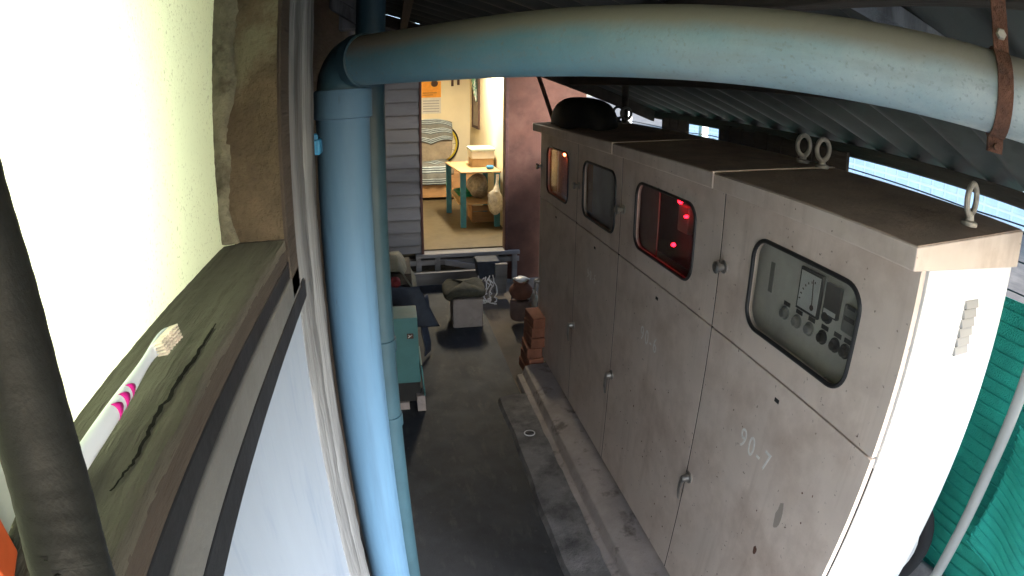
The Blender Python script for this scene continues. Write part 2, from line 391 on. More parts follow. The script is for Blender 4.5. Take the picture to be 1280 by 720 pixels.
lw = thing('timber_wall', (-.2, .5, -2.0), 'weathered timber-framed wall with white lower board on the left', 'wall')
def sill_fn(u, v):
    y = -.25 + .955 * v
    xs = [-.2215, -.2215, -.205, -.19, -.17, -.15, -.1405, -.139, -.139, -.139]
    zs = [-.197, -.171, -.1695, -.170, -.1695, -.1700, -.1705, -.1725, -.178, -.181]
    i = int(round(u * 9)); r2 = random.Random(int(v * 1000) * 17 + i)
    w_ = .0004 * math.sin(y * 40 + i) + r2.uniform(-.0007, .0007)
    return (xs[i] + w_ * .8, y, zs[i] + w_)
sill = build('sill', MB().grid(sill_fn, 9, 90), 'wood', lw, smooth=50)
build('sill_face', B(-.185, -.1392, -.25, .705, -.1982, -.1795), 'wooddark', sill)
# long drying crack in the sill: a dark groove sheet set in a real recess lip
crk = MB(); pts = []
rr2 = random.Random(5)
CRACK = [[-0.154, 0.435], [-0.154, 0.407], [-0.153, 0.385], [-0.153, 0.372], [-0.154, 0.348], [-0.155, 0.327], [-0.153, 0.312], [-0.156, 0.301], [-0.155, 0.279], [-0.154, 0.266], [-0.154, 0.247], [-0.154, 0.237], [-0.156, 0.228], [-0.158, 0.218], [-0.159, 0.208]]
for i in range(len(CRACK) - 1):
    for f in (0, .34, .67):
        x = CRACK[i][0] * (1 - f) + CRACK[i + 1][0] * f; y = CRACK[i][1] * (1 - f) + CRACK[i + 1][1] * f
        pts.append((x + rr2.uniform(-.0009, .0009), y, -.169))
pts.sort(key=lambda p: p[1])
for a, b_ in zip(pts[:-1], pts[1:]):
    wd = .0004 + .0011 * max(0, math.sin((a[1] - .2) * 13)) + rr2.uniform(0, .0006)
    crk.add([(a[0] - wd, a[1], -.1686), (a[0] + wd, a[1], -.1686), (b_[0] + wd, b_[1], -.1686), (b_[0] - wd, b_[1], -.1686)], [(0, 1, 2, 3)])
build('crack', crk, 'crack', sill, smooth=0)
def post_fn(u, v):
    z = -.168 + .80 * v; x = -.224 + .084 * u; r2 = random.Random(int(u * 97) * 131 + int(v * 211))
    d = .006 * math.sin(z * 21 + u * 3) * (1 - u) + r2.uniform(-.002, .002) * (1.3 - u)
    return (x, .706 + d, z)
build('post', MB().grid(post_fn, 14, 90), 'post', lw, smooth=60)
def mort_fn(u, v):
    z = -.168 + .80 * v; r2 = random.Random(int(u * 50) * 77 + int(v * 130) * 3)
    wd = .026 + .006 * math.sin(z * 17) + .003 * math.sin(z * 61) + r2.uniform(-.002, .002)
    return (-.2245 + wd * u, .700 - .0035 * math.sin(math.pi * min(1, u * 1.1)) + r2.uniform(-.0016, .0016) + (.006 if u > .99 else 0), z)
build('mortar_edge', MB().grid(mort_fn, 7, 130), 'mortar', lw, smooth=60)
build('post_edge', B(-.160, -.1365, .712, .772, -.25, .62), 'wooddark', lw, bevel=.002)
# weathered upright boards ending the wall
for i, (y0, y1, xo, zb) in enumerate(((.776, .905, -.139, -2.0), (.9075, 1.035, -.1395, -2.0))):
    def bfn(u, v, y0=y0, y1=y1, xo=xo, zb=zb, i=i):
        ring = [(xo - .03, y0), (xo - .002, y0), (xo, y0 + .003), (xo - .0015, (y0 * 2 + y1) / 3), (xo + .0005, (y0 + y1 * 2) / 3), (xo, y1 - .003), (xo - .002, y1), (xo - .03, y1)]
        k = int(round(u * 7)); z = zb + (.62 - zb) * v; q = random.Random(k * 77 + int(v * 400) + i)
        return (ring[k][0] + q.uniform(-.0014, .0014), ring[k][1] + .003 * math.sin(z * 3 + i) + q.uniform(-.001, .001), z)
    build('upright_board', MB().grid(bfn, 7, 70), 'board', lw, smooth=50)
build('end_trim', B(-.60, -.150, 1.037, 1.06, -2.0, .62), 'board', lw)
build('backing', B(-.60, -.17, .215, 1.036, -2.0, -.205), 'wooddark', lw)
build('window_rail', B(-.18, -.1385, -.4, .77, -.219, -.1985), 'blackrail', lw, bevel=.002)
build('window_rail', B(-.18, -.1365, -.4, .775, -.2545, -.2195), 'greyrail', lw, bevel=.003)
build('window_rail', B(-.18, -.137, -.4, .822, -.2835, -.255), 'blackrail', lw, bevel=.002)
build('white_panel', B(-.169, -.1415, -.5, .775, -1.75, -.284), 'white', lw)
build('panel_strip', B(-.168, -.1418, -.5, .775, -2.0, -1.751), 'board', lw)
build('near_post', B(-.30, -.1415, -.34, -.255, -.19, .62), 'post', lw)
build('bounce_cladding', B(-.60, -.1415, -5.0, -.3405, -2.0, .62), 'cabside', lw)  # out of view; white so it bounces sunlight onto the near doors
build('recess_cladding', B(-.60, -.30, 1.062, 5.94, -2.0, .62), 'wooddark', lw)

# ------------------------------------------------------------------ corrugated roof over the passage, with purlins and eave beam
def rz(x): return .59 - .34 * x
roof = thing('corrugated_roof', (.5, 1.5, -2.0), 'dark corrugated sheet roof sloping down over the cabinets', 'roof')
ys = -.44; k = 0
while ys < 4.2:
    ye = min(ys + .9, 4.42); o = .004 * (k % 2)
    def rf(u, v, ys=ys, ye=ye, o=o):
        x = -1.1 + 3.34 * u; y = ys + (ye - ys) * v
        return (x, y, rz(x) + (.022 + .008) * math.cos(2 * math.pi * y / .22) + .02 + o + .003 * math.sin(x * 3 + k))
    build('roof_sheet', MB().grid(rf, 10, 48), 'roof', roof, solid=.0025, smooth=60)
    ys += .88; k += 1
build('eave_beam', MB().hexa([(2.02, -.4, -.11), (2.09, -.4, -.13), (2.09, -.4, -.178), (2.02, -.4, -.168)], [(2.02, 4.40, -.11), (2.09, 4.40, -.13), (2.09, 4.40, -.178), (2.02, 4.40, -.168)]), 'wooddark', roof, bevel=.004)
for x0, d in ((1.30, .06), (.78, .07), (.05, .07)):
    build('purlin', B(x0, x0 + .05, -.4, 4.38, rz(x0 + .05) - d - .01, rz(x0 + .05) - .008), 'wooddark', roof, bevel=.004)
for y0 in (4.30, 2.35):
    if y0 == 4.30: build('rafter', MB().hexa([(-1.1, y0, rz(-1.1) - .10), (-1.1, y0, rz(-1.1) - .01), (-1.1, y0 + .05, rz(-1.1) - .01), (-1.1, y0 + .05, rz(-1.1) - .10)], [(2.01, y0, rz(2.01) - .10), (2.01, y0, rz(2.01) - .01), (2.01, y0 + .05, rz(2.01) - .01), (2.01, y0 + .05, rz(2.01) - .10)]), 'wooddark', roof)
# unseen infill added between passage roof and house roof to block sky light
build('added_gable_screen', MB().hexa([(.42, 4.425, rz(.42) - .02), (2.24, 4.425, rz(2.24) - .02), (2.24, 4.425, .56), (.42, 4.425, .56)], [(.42, 4.445, rz(.42) - .02), (2.24, 4.445, rz(2.24) - .02), (2.24, 4.445, .56), (.42, 4.445, .56)]), 'wooddark', roof)
build('wall_plate', B(-.70, -.145, -.4, 4.42, .622, .84), 'wooddark', roof)
build('added_shade_board', B(-.139, .70, -.475, -.45, .06, .60), 'wooddark', roof)  # unseen board added behind the lens to shade the upper pipe
# plank rafter crossing beside the strap, near the lens
build('rafter', MB().hexa([(.60, .93, .375), (.60, 1.00, .375), (.60, 1.00, .33), (.60, .93, .33)], [(1.20, .70, .175), (1.20, .77, .175), (1.20, .77, .135), (1.20, .70, .135)]), 'board', roof, bevel=.003)
build('tie_beam', B(-.22, -.12, 2.4, 2.48, .28, .60), 'board', roof, bevel=.004)
build('tie_beam', MB().hexa([(-.25, 2.30, .42), (-.25, 2.36, .42), (-.25, 2.36, .36), (-.25, 2.30, .36)], [(-.06, 2.30, .29), (-.06, 2.36, .29), (-.06, 2.36, .23), (-.06, 2.30, .23)]), 'board', roof, bevel=.004)

# ------------------------------------------------------------------ pipes
VX, VY = -.110, 1.307
dp = thing('drain_pipe', (VX, VY, -2.0), 'thick light blue drain pipe rising beside the boards and bending across the passage', 'pipe')
build('vertical_pipe', MB().tube([(VX, VY, -2.0), (VX, VY, -1.0), (VX, VY, -.045)], .060, 40), 'pipe', dp)
build('socket', MB().lathe((VX, VY, 0), [(.061, -.048), (.0655, -.046), (.0655, .012), (.0635, .016), (.058, .017)], 40), 'pipe', dp)
hd = Vector((1, -1.02, .0)).normalized(); h0 = Vector((VX, VY, .0765))
el = []
for i in range(9):
    a = R(90) * i / 8; rad = .062
    el.append(Vector((VX, VY, .0765 - rad)) + hd * (rad * (1 - math.cos(a))) + Vector((0, 0, rad * math.sin(a))))
build('elbow', MB().tube([(VX, VY, 0.0)] + el, .0575, 40), 'dpipe', dp)
e0 = el[-1]
build('coupling', MB().tube([e0 - hd * .012, e0 + hd * .012, e0 + hd * .014], [.0595, .0595, .057], 40), 'dpipe', dp)
HPP = [e0 + hd * .008] + [Vector(p) for p in ((.045, 1.151, .0762), (.099, 1.075, .077), (.192, .955, .079), (.270, .861, .081), (.341, .782, .082), (.406, .711, .083), (.469, .644, .083), (.530, .579, .082), (.592, .513, .081), (.656, .444, .079), (.715, .379, .077), (.90, .17, .072), (1.25, -.22, .06))]
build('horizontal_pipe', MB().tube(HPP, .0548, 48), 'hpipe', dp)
jb = build('junction_box', MB().box(-.166, -.139, 1.115, 1.155, -.108, -.078), 'blueclip', None, bevel=.004)
tag(jb, 'small bright blue plastic box fixed beside the top of the pipe', 'junction box')
lid = build('nub', MB().lathe((-.151, 1.128, -.078), [(.007, 0), (.007, .008), (.004, .011)], 12), 'blueclip', jb)
d2 = thing('downpipe', (-.066, 1.75, -2.0), 'dark teal downpipe half hidden behind the light blue pipe', 'pipe')
build('pipe', MB().tube([(-.066, 1.75, -2.0), (-.066, 1.75, .30)], .044, 28), 'dpipe', d2)
for z in (-.78, -1.06):
    build('collar', MB().lathe((-.066, 1.75, z), [(.0445, -.022), (.049, -.02), (.049, .02), (.0445, .022)], 28), 'dpipe', d2)
# rusty strap that hangs the pipe from the roof
ps = thing('pipe_strap', (.69, .40, .0), 'rusty iron strap bolted round the right end of the pipe', 'pipe strap')
tpos = (.855 - VX) / 1.0
hd = (HPP[-3] - HPP[-5]).normalized(); pc = Vector((.694, .402, .0778)); a1 = hd.cross(Vector((0, 0, 1))).normalized(); u1 = a1.cross(hd).normalized()
bm_ = MB(); ring_o = []; nseg = 40; hw = .0115
vs = []
for j in range(nseg):
    th = 2 * math.pi * j / nseg; dr = a1 * math.cos(th) + u1 * math.sin(th)
    for (rr_, s) in ((.0555, -hw), (.0595, -hw), (.0595, hw), (.0555, hw)):
        vs.append(pc + dr * rr_ + hd * s)
bm_.add(vs, [(j * 4 + q, ((j + 1) % nseg) * 4 + q, ((j + 1) % nseg) * 4 + (q + 1) % 4, j * 4 + (q + 1) % 4) for j in range(nseg) for q in range(4)])
build('band', bm_, 'rust', ps)
hb = MB()
p0 = pc + a1 * (-.02)
def slab_along(mb, p, q, hw_, th_, wdir, tdir):
    mb.hexa([p + wdir * hw_ + tdir * th_, p - wdir * hw_ + tdir * th_, p - wdir * hw_ - tdir * th_, p + wdir * hw_ - tdir * th_],
            [q + wdir * hw_ + tdir * th_, q - wdir * hw_ + tdir * th_, q - wdir * hw_ - tdir * th_, q + wdir * hw_ - tdir * th_])
    return mb
front = -a1 if (-a1).dot(-pc) > 0 else a1
st = pc + u1 * .052 + front * .024
slab_along(hb, st, st + Vector((0, 0, .17)), .0115, .003, hd, front)
build('hanger', hb, 'rust', ps)
bt = st + Vector((0, 0, .022)) + front * .003
build('bolt', MB().tube([bt, bt + front * .006, bt + front * .009], [.008, .008, .006], 6), 'eye', ps)
fl = pc - u1 * .058
build('clamp_foot', slab_along(MB(), fl, fl - u1 * .02, .0115, .007, hd, front), 'rust', ps)
build('clamp_bolt', MB().tube([fl - u1 * .012 - front * .02, fl - u1 * .012 + front * .02], .0045, 8), 'rust', ps)

# ------------------------------------------------------------------ the black hose beside the lens
hs = thing('hose', (-.1, .1, -.2), 'black ribbed hose crossing the lower left corner close to the lens', 'hose')
HP = [Vector(p) for p in [[-0.0718, 0.062, -0.0879], [-0.0739, 0.0697, -0.0778], [-0.0781, 0.0819, -0.0599], [-0.0844, 0.0913, -0.0305], [-0.0904, 0.0906, -0.002], [-0.0946, 0.0901, 0.0179], [-0.0988, 0.0896, 0.0579]]]
pp = []; rr_ = []
def catmull(P, i, t):
    a, b, c, d = (P[max(0, min(len(P) - 1, i + k))] for k in (-1, 0, 1, 2))
    return .5 * ((2 * b) + (c - a) * t + (2 * a - 5 * b + 4 * c - d) * t * t + (3 * b - a - 3 * c + d) * t ** 3)
for i in range(len(HP) - 1):
    for j in range(30): pp.append(catmull(HP, i, j / 24))
rr_ = [.0104 + .00006 * math.sin(k * 2 * math.pi / 5) for k in range(len(pp))]
build('sheath', MB().tube(pp, rr_, 28), 'hose', hs, smooth=60)

# things left of the hose
tag(build('orange_box', MB().obox((-.205, .135, -.150), (.03, .03, .035), (0, 0, 20)), 'orangebox', None, bevel=.002), 'orange cardboard box corner at the bottom left edge', 'box')
tag(build('pale_card', MB().obox((-.2105, .172, -.148), (.003, .04, .04), (0, 8, 10)), 'palecard', None, bevel=.001), 'pale grey green card standing behind the hose at the lower left', 'card')
tag(build('blue_net_pouch', MB().obox((-.2105, .215, -.146), (.012, .034, .045), (0, 8, 6)), 'bluenet', None, bevel=.004), 'blue net pouch leaning on the wall left of the hose', 'pouch')

# ------------------------------------------------------------------ toothbrush on the sill
tb = thing('toothbrush', (-.17, .29, -.168), 'white toothbrush with magenta grip marks lying on the timber sill', 'toothbrush')
bp0 = Vector((-.1805, .175, -.160)); 
path = [(-.1800, .180, -.1580, .0058, .0042), (-.1775, .215, -.1565, .0062, .0044), (-.1755, .255, -.1550, .0062, .0044), (-.1745, .285, -.1540, .0056, .0042), (-.1745, .312, -.1528, .0040, .0036),
        (-.1745, .332, -.1515, .0032, .0032), (-.1738, .346, -.1505, .0050, .0026), (-.1722, .358, -.1495, .0064, .0024), (-.1702, .368, -.1490, .0058, .0023), (-.1690, .374, -.1488, .0030, .0018)]
vs = []; fs = []; nn = 16
zax = Vector((.93, -.15, .22)).normalized()      # the face of the brush looks out to the passage and up
for i, (x, y, z, a, b_) in enumerate(path):
    p = Vector((x, y, z)); q = Vector(path[min(i + 1, len(path) - 1)][:3]) - Vector(path[max(i - 1, 0)][:3]); q.normalize()
    nrm = (zax - q * zax.dot(q)).normalized(); sd_ = q.cross(nrm)
    for j in range(nn):
        th = 2 * math.pi * j / nn; c, s = math.cos(th), math.sin(th)
        vs.append(p + sd_ * (a * math.copysign(abs(c) ** .8, c)) + nrm * (b_ * math.copysign(abs(s) ** .8, s)))
for i in range(len(path) - 1):
    for j in range(nn): fs.append((i * nn + j, (i + 1) * nn + j, (i + 1) * nn + (j + 1) % nn, i * nn + (j + 1) % nn))
fs.append(tuple(range(nn))); fs.append(tuple(range((len(path) - 1) * nn + nn - 1, (len(path) - 1) * nn - 1, -1)))
build('handle', MB().add(vs, fs), 'brush', tb, smooth=60, subsurf=1)
def on_brush(t, side):
    i = min(int(t), len(path) - 2); f = t - i
    A, C = path[i], path[i + 1]; L = [A[k] + (C[k] - A[k]) * f for k in range(5)]
    q = (Vector(C[:3]) - Vector(A[:3])).normalized(); nrm = (zax - q * zax.dot(q)).normalized()
    return Vector(L[:3]), q, nrm, q.cross(nrm), L[3], L[4]
br = MB(); rb = random.Random(2)
for i in range(13):
    for j in range(5):
        p, q, nrm, sd_, a, b_ = on_brush(5.8 + 2.5 * i / 12, 0)
        o = p + sd_ * ((j - 2) * .0021) + nrm * b_ * .8
        tip = o + nrm * (.0088 + .0006 * (i % 2)) + sd_ * ((j - 2) * .00025 + rb.uniform(-.0002, .0002)) + q * rb.uniform(-.0003, .0003)
        br.tube([o, tip], [.0006, .0008], 6)
build('bristles', br, 'bristle', tb)
for t in (2.55, 2.95, 3.35):
    st_ = MB(); g = []
    for k in range(9):
        u = -1 + 2 * k / 8
        for wv in (-.5, .5):
            p, q, nrm, sd_, a, b_ = on_brush(t + wv * .26 * (1 - u * u) + .30 * (u * u) * -.6, 0)
            c = u * .92; s = (1 - abs(c) ** 2.5) ** .4 if abs(c) < 1 else 0
            g.append(p + sd_ * (a * c) + nrm * (b_ * max(s, .35) + .0002))
    st_.add(g, [(2 * k, 2 * k + 1, 2 * k + 3, 2 * k + 2) for k in range(8)])
    build('grip_mark', st_, 'magenta', tb, smooth=60, solid=.0003)

# ------------------------------------------------------------------ electrical cabinets
def rr_loop(cy, cz, hy, hz, r, n=8):
    pts = []
    for (sy, sz, a0) in ((1, 1, 0), (-1, 1, 90), (-1, -1, 180), (1, -1, 270)):
        for i in range(n + 1):
            a = R(a0 + 90 * i / n)
            pts.append((cy + sy * (hy - r) + r * math.cos(a), cz + sz * (hz - r) + r * math.sin(a)))
    return pts
def rect_loop(y0, y1, z0, z1, inner):
    cy, cz = (y0 + y1) / 2, (z0 + z1) / 2; out = []
    n = len(inner) // 4
    corners = [(y1, z1), (y0, z1), (y0, z0), (y1, z0)]
    for k in range(4):
        for i in range(n):
            y, z = inner[k * n + i]; c = corners[k]; f = i / (n - 1)
            # walk round the corner on the rectangle
            if k == 0: p = (y1, z + (z1 - z) * min(1, 2 * f)) if f < .5 else (y + (y1 - y) * (2 - 2 * f), z1)
            elif k == 1: p = (y + (y0 - y) * min(1, 2 * f), z1) if f < .5 else (y0, z + (z1 - z) * (2 - 2 * f))
            elif k == 2: p = (y0, z + (z0 - z) * min(1, 2 * f)) if f < .5 else (y + (y0 - y) * (2 - 2 * f), z0)
            else: p = (y + (y1 - y) * min(1, 2 * f), z0) if f < .5 else (y1, z + (z0 - z) * (2 - 2 * f))
            out.append(p)
    return out
XF = 1.0                                            # plane of the door faces
ZT, ZS, ZB = -.268, -.729, -1.868                   # body top, seam between doors, body bottom
def rect4(y0, y1, z0, z1): return [(y1, z1), (y0, z1), (y0, z0), (y1, z0)]
def door_with_window(y0, y1, z0, z1, win):
    inner = rr_loop((win[0] + win[1]) / 2, (win[2] + win[3]) / 2, (win[1] - win[0]) / 2, (win[3] - win[2]) / 2, win[4])
    outer = rect_loop(y0, y1, z0, z1, inner); n = len(inner)
    mb = MB(); x0, x1 = XF, XF + .02
    vs = [(x0, *p) for p in outer] + [(x0, *p) for p in inner] + [(x1, *p) for p in inner] + [(x1, *p) for p in outer]
    fs = []
    for ring in range(4):
        a, b_ = ring * n, ((ring + 1) % 4) * n
        fs += [(a + i, a + (i + 1) % n, b_ + (i + 1) % n, b_ + i) for i in range(n)]
    mb.add(vs, fs)
    return mb, inner
def text_mesh(s, size, mat, parent, pos, name='lettering', sx=.8):
    cu = bpy.data.curves.new(name, 'FONT'); cu.body = s; cu.size = size; cu.align_x = 'LEFT'; cu.extrude = .0004; cu.space_character = 1.35
    o = bpy.data.objects.new(name, cu); COL.objects.link(o); dg = bpy.context.evaluated_depsgraph_get(); dg.update()
    me = bpy.data.meshes.new_from_object(o.evaluated_get(dg)); bpy.data.objects.remove(o); bpy.data.curves.remove(cu)
    rot = Matrix(((0, 0, -1), (-1, 0, 0), (0, 1, 0)))
    mb = MB(); vs = [Vector(pos) + rot @ Vector((v.co.x * sx, v.co.y, v.co.z)) for v in me.vertices]
    mb.add(vs, [tuple(p.vertices) for p in me.polygons]); bpy.data.meshes.remove(me)
    return build(name, mb, mat, parent, smooth=0)
def knob(parent, y, z, mat='steel'):
    k = MB().lathe((XF, y, z), [(.021, .0), (.021, -.006), (.011, -.009), (.011, -.022), (.019, -.026), (.020, -.036), (.013, -.041)], 20, 'x')
    return build('knob', k, mat, parent)
def handle(parent, y, z):
    h = MB().lathe((XF, y, z), [(.024, .0), (.024, -.005), (.016, -.009), (.014, -.030), (.010, -.034)], 18, 'x')
    h.tube([(XF - .026, y, z + .004), (XF - .030, y + .006, z - .02), (XF - .028, y + .012, z - .06), (XF - .022, y + .013, z - .105)], [.011, .010, .009, .007], 10, flat=.7)
    return build('handle', h, 'steel', parent)
def eye_bolt(parent, x, y, ang=0, mat='eye'):
    zt = ZT + .066 + (x - .94) * .075
    mb = MB().lathe((x, y, zt), [(.024, -.004), (.024, .006), (.013, .01), (.012, .024)], 16)
    c = Vector((x, y, zt + .058)); a = R(ang); d = Vector((math.cos(a), math.sin(a), 0))
    mb.tube([c + d * (.036 * math.cos(t)) + Vector((0, 0, .036 * math.sin(t))) for t in [2 * math.pi * i / 28 for i in range(28)]], .0085, 10, closed=True)
    return build('eye_bolt', mb, mat, parent)
def cabinet(y0, y1, label, doors, top_over=(0, 0), texts=()):
    """doors: list of (ya, yb, window)"""
    c = thing('electrical_cabinet', ((XF + 1.45) / 2, (y0 + y1) / 2, ZB), label, 'cabinet', 'row of electrical cabinets')
    xb = 1.455
    body = MB()
    body.box(XF + .022, xb, y0 + .0015, y0 + .004, ZB, ZT); body.box(XF + .022, xb, y1 - .004, y1 - .0015, ZB, ZT)
    body.box(xb - .003, xb, y0 + .0041, y1 - .0041, ZB, ZT); body.box(XF + .022, xb - .0031, y0 + .0041, y1 - .0041, ZB, ZB + .003)
    body.box(XF + .022, XF + .05, y0 + .0041, y0 + .03, ZB + .0031, ZT); body.box(XF + .022, XF + .05, y1 - .03, y1 - .0041, ZB + .0031, ZT)
    body.box(XF + .022, XF + .04, y0 + .0301, y1 - .0301, ZS - .03, ZS + .03); body.box(XF + .022, XF + .05, y0 + .0301, y1 - .0301, ZT - .03, ZT)
    build('body', body, 'cabside', c, smooth=0)
    # roof cap: skirt and sloping top
    ya, yb = y0 - top_over[0], y1 + top_over[1]
    x0, x1 = .945, 1.475; zf0, zf1, zb1 = ZT, ZT + .050, ZT + .090
    sk = MB().hexa([(x0, ya, zf0), (x1, ya, zf0 - .008), (x1, ya, zb1), (x0, ya, zf1)], [(x0, yb, zf0), (x1, yb, zf0 - .008), (x1, yb, zb1), (x0, yb, zf1)])
    rf_ = build('roof', sk, 'cab', c, bevel=.003)
    tp = MB().hexa([(x0 + .004, ya + .004, zf1 + .0006), (x1 - .004, ya + .004, zb1 + .0006), (x1 - .004, yb - .004, zb1 + .0006), (x0 + .004, yb - .004, zf1 + .0006)],
                   [(x0 + .004, ya + .004, zf1 + .002), (x1 - .004, ya + .004, zb1 + .002), (x1 - .004, yb - .004, zb1 + .002), (x0 + .004, yb - .004, zf1 + .002)])
    build('roof_top', tp, 'cabtop', rf_, smooth=0)
    c['_roof'] = rf_.name
    for yy in sorted({d[0] for d in doors}):
        if yy > Y4 + .02:
            build('door_seal', B(XF + .0006, XF + .0212, yy - .0028, yy + .0028, ZB + .012, ZT - .004), 'crack', c, smooth=0)
    lower = []
    for (ya, yb, win) in doors:
        mb, inner = door_with_window(ya + .003, yb - .003, ZS + .003, ZT - .004, win)
        ud = build('upper_door', mb, 'cab', c, bevel=.0007)
        g = MB().tube([(XF - .0005, *p) for p in inner], .0066, 8, closed=True)
        build('window_gasket', g, 'rubber', ud)
        pane = MB().hexa([(XF + .010, *p) for p in inner], [(XF + .013, *p) for p in inner])
        build('window_pane', pane, 'glass', ud, smooth=0)
        knob(ud, yb - .035, -.512)
        ld = build('lower_door', B(XF, XF + .02, ya + .003, yb - .003, ZB + .012, ZS - .003), 'cab', c, bevel=.0007)
        handle(ld, yb - .028, -1.335)
        build('keyhole', B(XF - .0012, XF + .001, (ya + yb) / 2 - .012, (ya + yb) / 2 + .010, -.793, -.781), 'dark', ld, smooth=0)
        build('door_backing', B(XF + .0215, XF + .0219, ya, yb, ZB + .01, ZS - .031), 'dark', ld, smooth=0)
        lower.append(ld)
    c['_n'] = len(lower)
    return c, rf_, lower
Y4, Y3, Y2, Y1, Y0 = .728, 1.574, 2.455, 3.110, 3.945
c4, rf4, ld4 = cabinet(Y4, Y3, 'nearest cabinet numbered 90-7 with white lit end and meter panel', [(Y4 + .006, Y3, (.905, 1.385, -.640, -.372, .062))], (.010, 0))
c3, rf3, ld3 = cabinet(Y3, Y2, 'middle cabinet numbered 90-6 with red lamps glowing behind its window', [(Y3, Y2, (1.755, 2.285, -.640, -.362, .062))])
c12, rf12, ld12 = cabinet(Y2, Y0, 'farthest cabinet with two pairs of narrow doors and an amber lit window', [(Y2, Y1, (2.525, 3.005, -.655, -.362, .06)), (Y1, Y0, (3.285, 3.765, -.660, -.358, .06))], (0, .02))
for c in (c4, c3, c12):
    for k in ('_roof', '_n'):
        if k in c: del c[k]
text_mesh('90-7', .096, 'letter', ld4[0], (XF - .0004, 1.292, -1.018))
text_mesh('90-6', .090, 'letter', ld3[0], (XF - .0004, 2.140, -1.012))
text_mesh('90-5', .074, 'letterdim', ld12[0], (XF - .0004, 2.885, -.975))
# roof joints and lifting eyes
build('joint_strip', MB().hexa([(.941, Y3 - .008, ZT + .002), (1.47, Y3 - .008, ZT + .03), (1.47, Y3 - .008, ZT + .095), (.941, Y3 - .008, ZT + .056)], [(.941, Y3 + .008, ZT + .002), (1.47, Y3 + .008, ZT + .03), (1.47, Y3 + .008, ZT + .095), (.941, Y3 + .008, ZT + .056)]), 'cab', rf4, bevel=.002)
build('joint_strip', MB().hexa([(.941, Y2 - .006, ZT + .002), (1.47, Y2 - .006, ZT + .03), (1.47, Y2 - .006, ZT + .094), (.941, Y2 - .006, ZT + .055)], [(.941, Y2 + .006, ZT + .002), (1.47, Y2 + .006, ZT + .03), (1.47, Y2 + .006, ZT + .094), (.941, Y2 + .006, ZT + .055)]), 'cab', rf3, bevel=.002)
eye_bolt(rf4, 1.235, .775, 12); eye_bolt(rf4, 1.36, Y3 - .055, 10); eye_bolt(rf3, 1.36, Y3 + .055, 10); eye_bolt(rf12, 1.38, 3.36, 10, 'darksteel'); eye_bolt(rf12, 1.38, 3.49, 10, 'darksteel')
bf = thing('board_fence', (1.72, 2.6, -2.0), 'dark board fence behind the middle cabinets', 'fence')
for i in range(9):
    y = 1.76 + i * .118
    build('board', B(1.715, 1.735, y, y + .113, -2.04, -.13 + .006 * (i % 3)), 'wooddark', bf, bevel=.002)
for i in range(3):
    y = 3.20 + i * .118
    build('board', B(1.715, 1.735, y, y + .113, -2.04, -.13), 'wooddark', bf, bevel=.002)
build('rail', B(1.7355, 1.775, 1.70, 3.6, -.75, -.68), 'wooddark', bf)
build('prop', MB().tube([(1.47, 3.60, -.19), (1.47, 3.60, .07)], .022, 10), 'wooddark', bf)
# louvred vent and corner fold on the lit end
for i in range(6):
    z = -.352 - i * .0235
    lv = MB().hexa([(1.215 - .0, Y4 + .0015, z), (1.285, Y4 + .0015, z), (1.285, Y4 + .0015, z - .019), (1.215, Y4 + .0015, z - .019)], [(1.219, Y4 - .001, z - .003), (1.281, Y4 - .001, z - .003), (1.281, Y4 - .008, z - .018), (1.219, Y4 - .008, z - .018)])
    build('louvre', lv, 'louv', c4, smooth=0)
    build('louvre_slot', B(1.2195, 1.2805, Y4 - .0005, Y4 + .0012, z - .0225, z - .0188), 'dark', c4, smooth=0)
    
# wear on the nearest door
def spot(parent, y, z, ry, rz_, mat, seed, name='rust_spot', n=14):
    q = random.Random(seed)
    ps_ = [(y + ry * math.cos(2 * math.pi * i / n) * q.uniform(.75, 1.1), z + rz_ * math.sin(2 * math.pi * i / n) * q.uniform(.8, 1.1)) for i in range(n)]
    return build(name, MB().hexa([(XF + .001, *p) for p in ps_], [(XF - .0006, *p) for p in ps_]), mat, parent, smooth=0)
MT['stain'] = M('grease_stain', (.34, .29, .245), .6, .12, 8, bump=.03)
spot(ld4[0], 1.052, -1.287, .011, .018, 'rust', 1)
spot(ld4[0], 1.000, -1.10, .016, .055, 'stain', 2, 'stain')
q = random.Random(21)
for i in range(9): spot(ld4[0], q.uniform(.78, 1.5), q.uniform(-1.6, -.8), q.uniform(.002, .004), q.uniform(.002, .005), 'rust', 40 + i, 'chip', 7)
for i in range(20): spot(ld3[0], q.uniform(1.65, 2.35), q.uniform(-1.75, -1.15), q.uniform(.002, .005), q.uniform(.002, .005), 'rust', 80 + i, 'chip', 7)

# ---- inside cabinet 4: control panel
cp = build('control_panel', B(1.048, 1.054, Y4 + .035, Y3 - .035, ZS + .035, ZT - .035), 'panel', c4)
XP = 1.048
mf = MB().box(XP - .010, XP, 1.098, 1.200, -.525, -.405); build('meter_housing', mf, 'rubber', cp, bevel=.003)
build('meter_dial', B(XP - .0115, XP - .0101, 1.106, 1.192, -.516, -.414), 'meter', cp, smooth=0)
nd = MB().tube([(XP - .0125, 1.126, -.500), (XP - .0125, 1.136, -.425)], .0016, 6); nd.lathe((XP - .0118, 1.126, -.500), [(.008, 0), (.008, -.002)], 12, 'x')
for i in range(7):
    a = R(95 + i * 13); nd.tube([(XP - .0118, 1.122 + .060 * -math.cos(a), -.50 + .066 * math.sin(a)), (XP - .0118, 1.122 + .066 * -math.cos(a), -.50 + .072 * math.sin(a))], .0018, 5)
build('meter_needle', nd, 'ink', cp)
build('counter', B(XP - .012, XP, 1.020, 1.082, -.497, -.413), 'rubber', cp, bevel=.002)
build('counter_label', B(XP - .0128, XP - .0121, 1.026, 1.076, -.492, -.480), 'meter', cp, smooth=0)
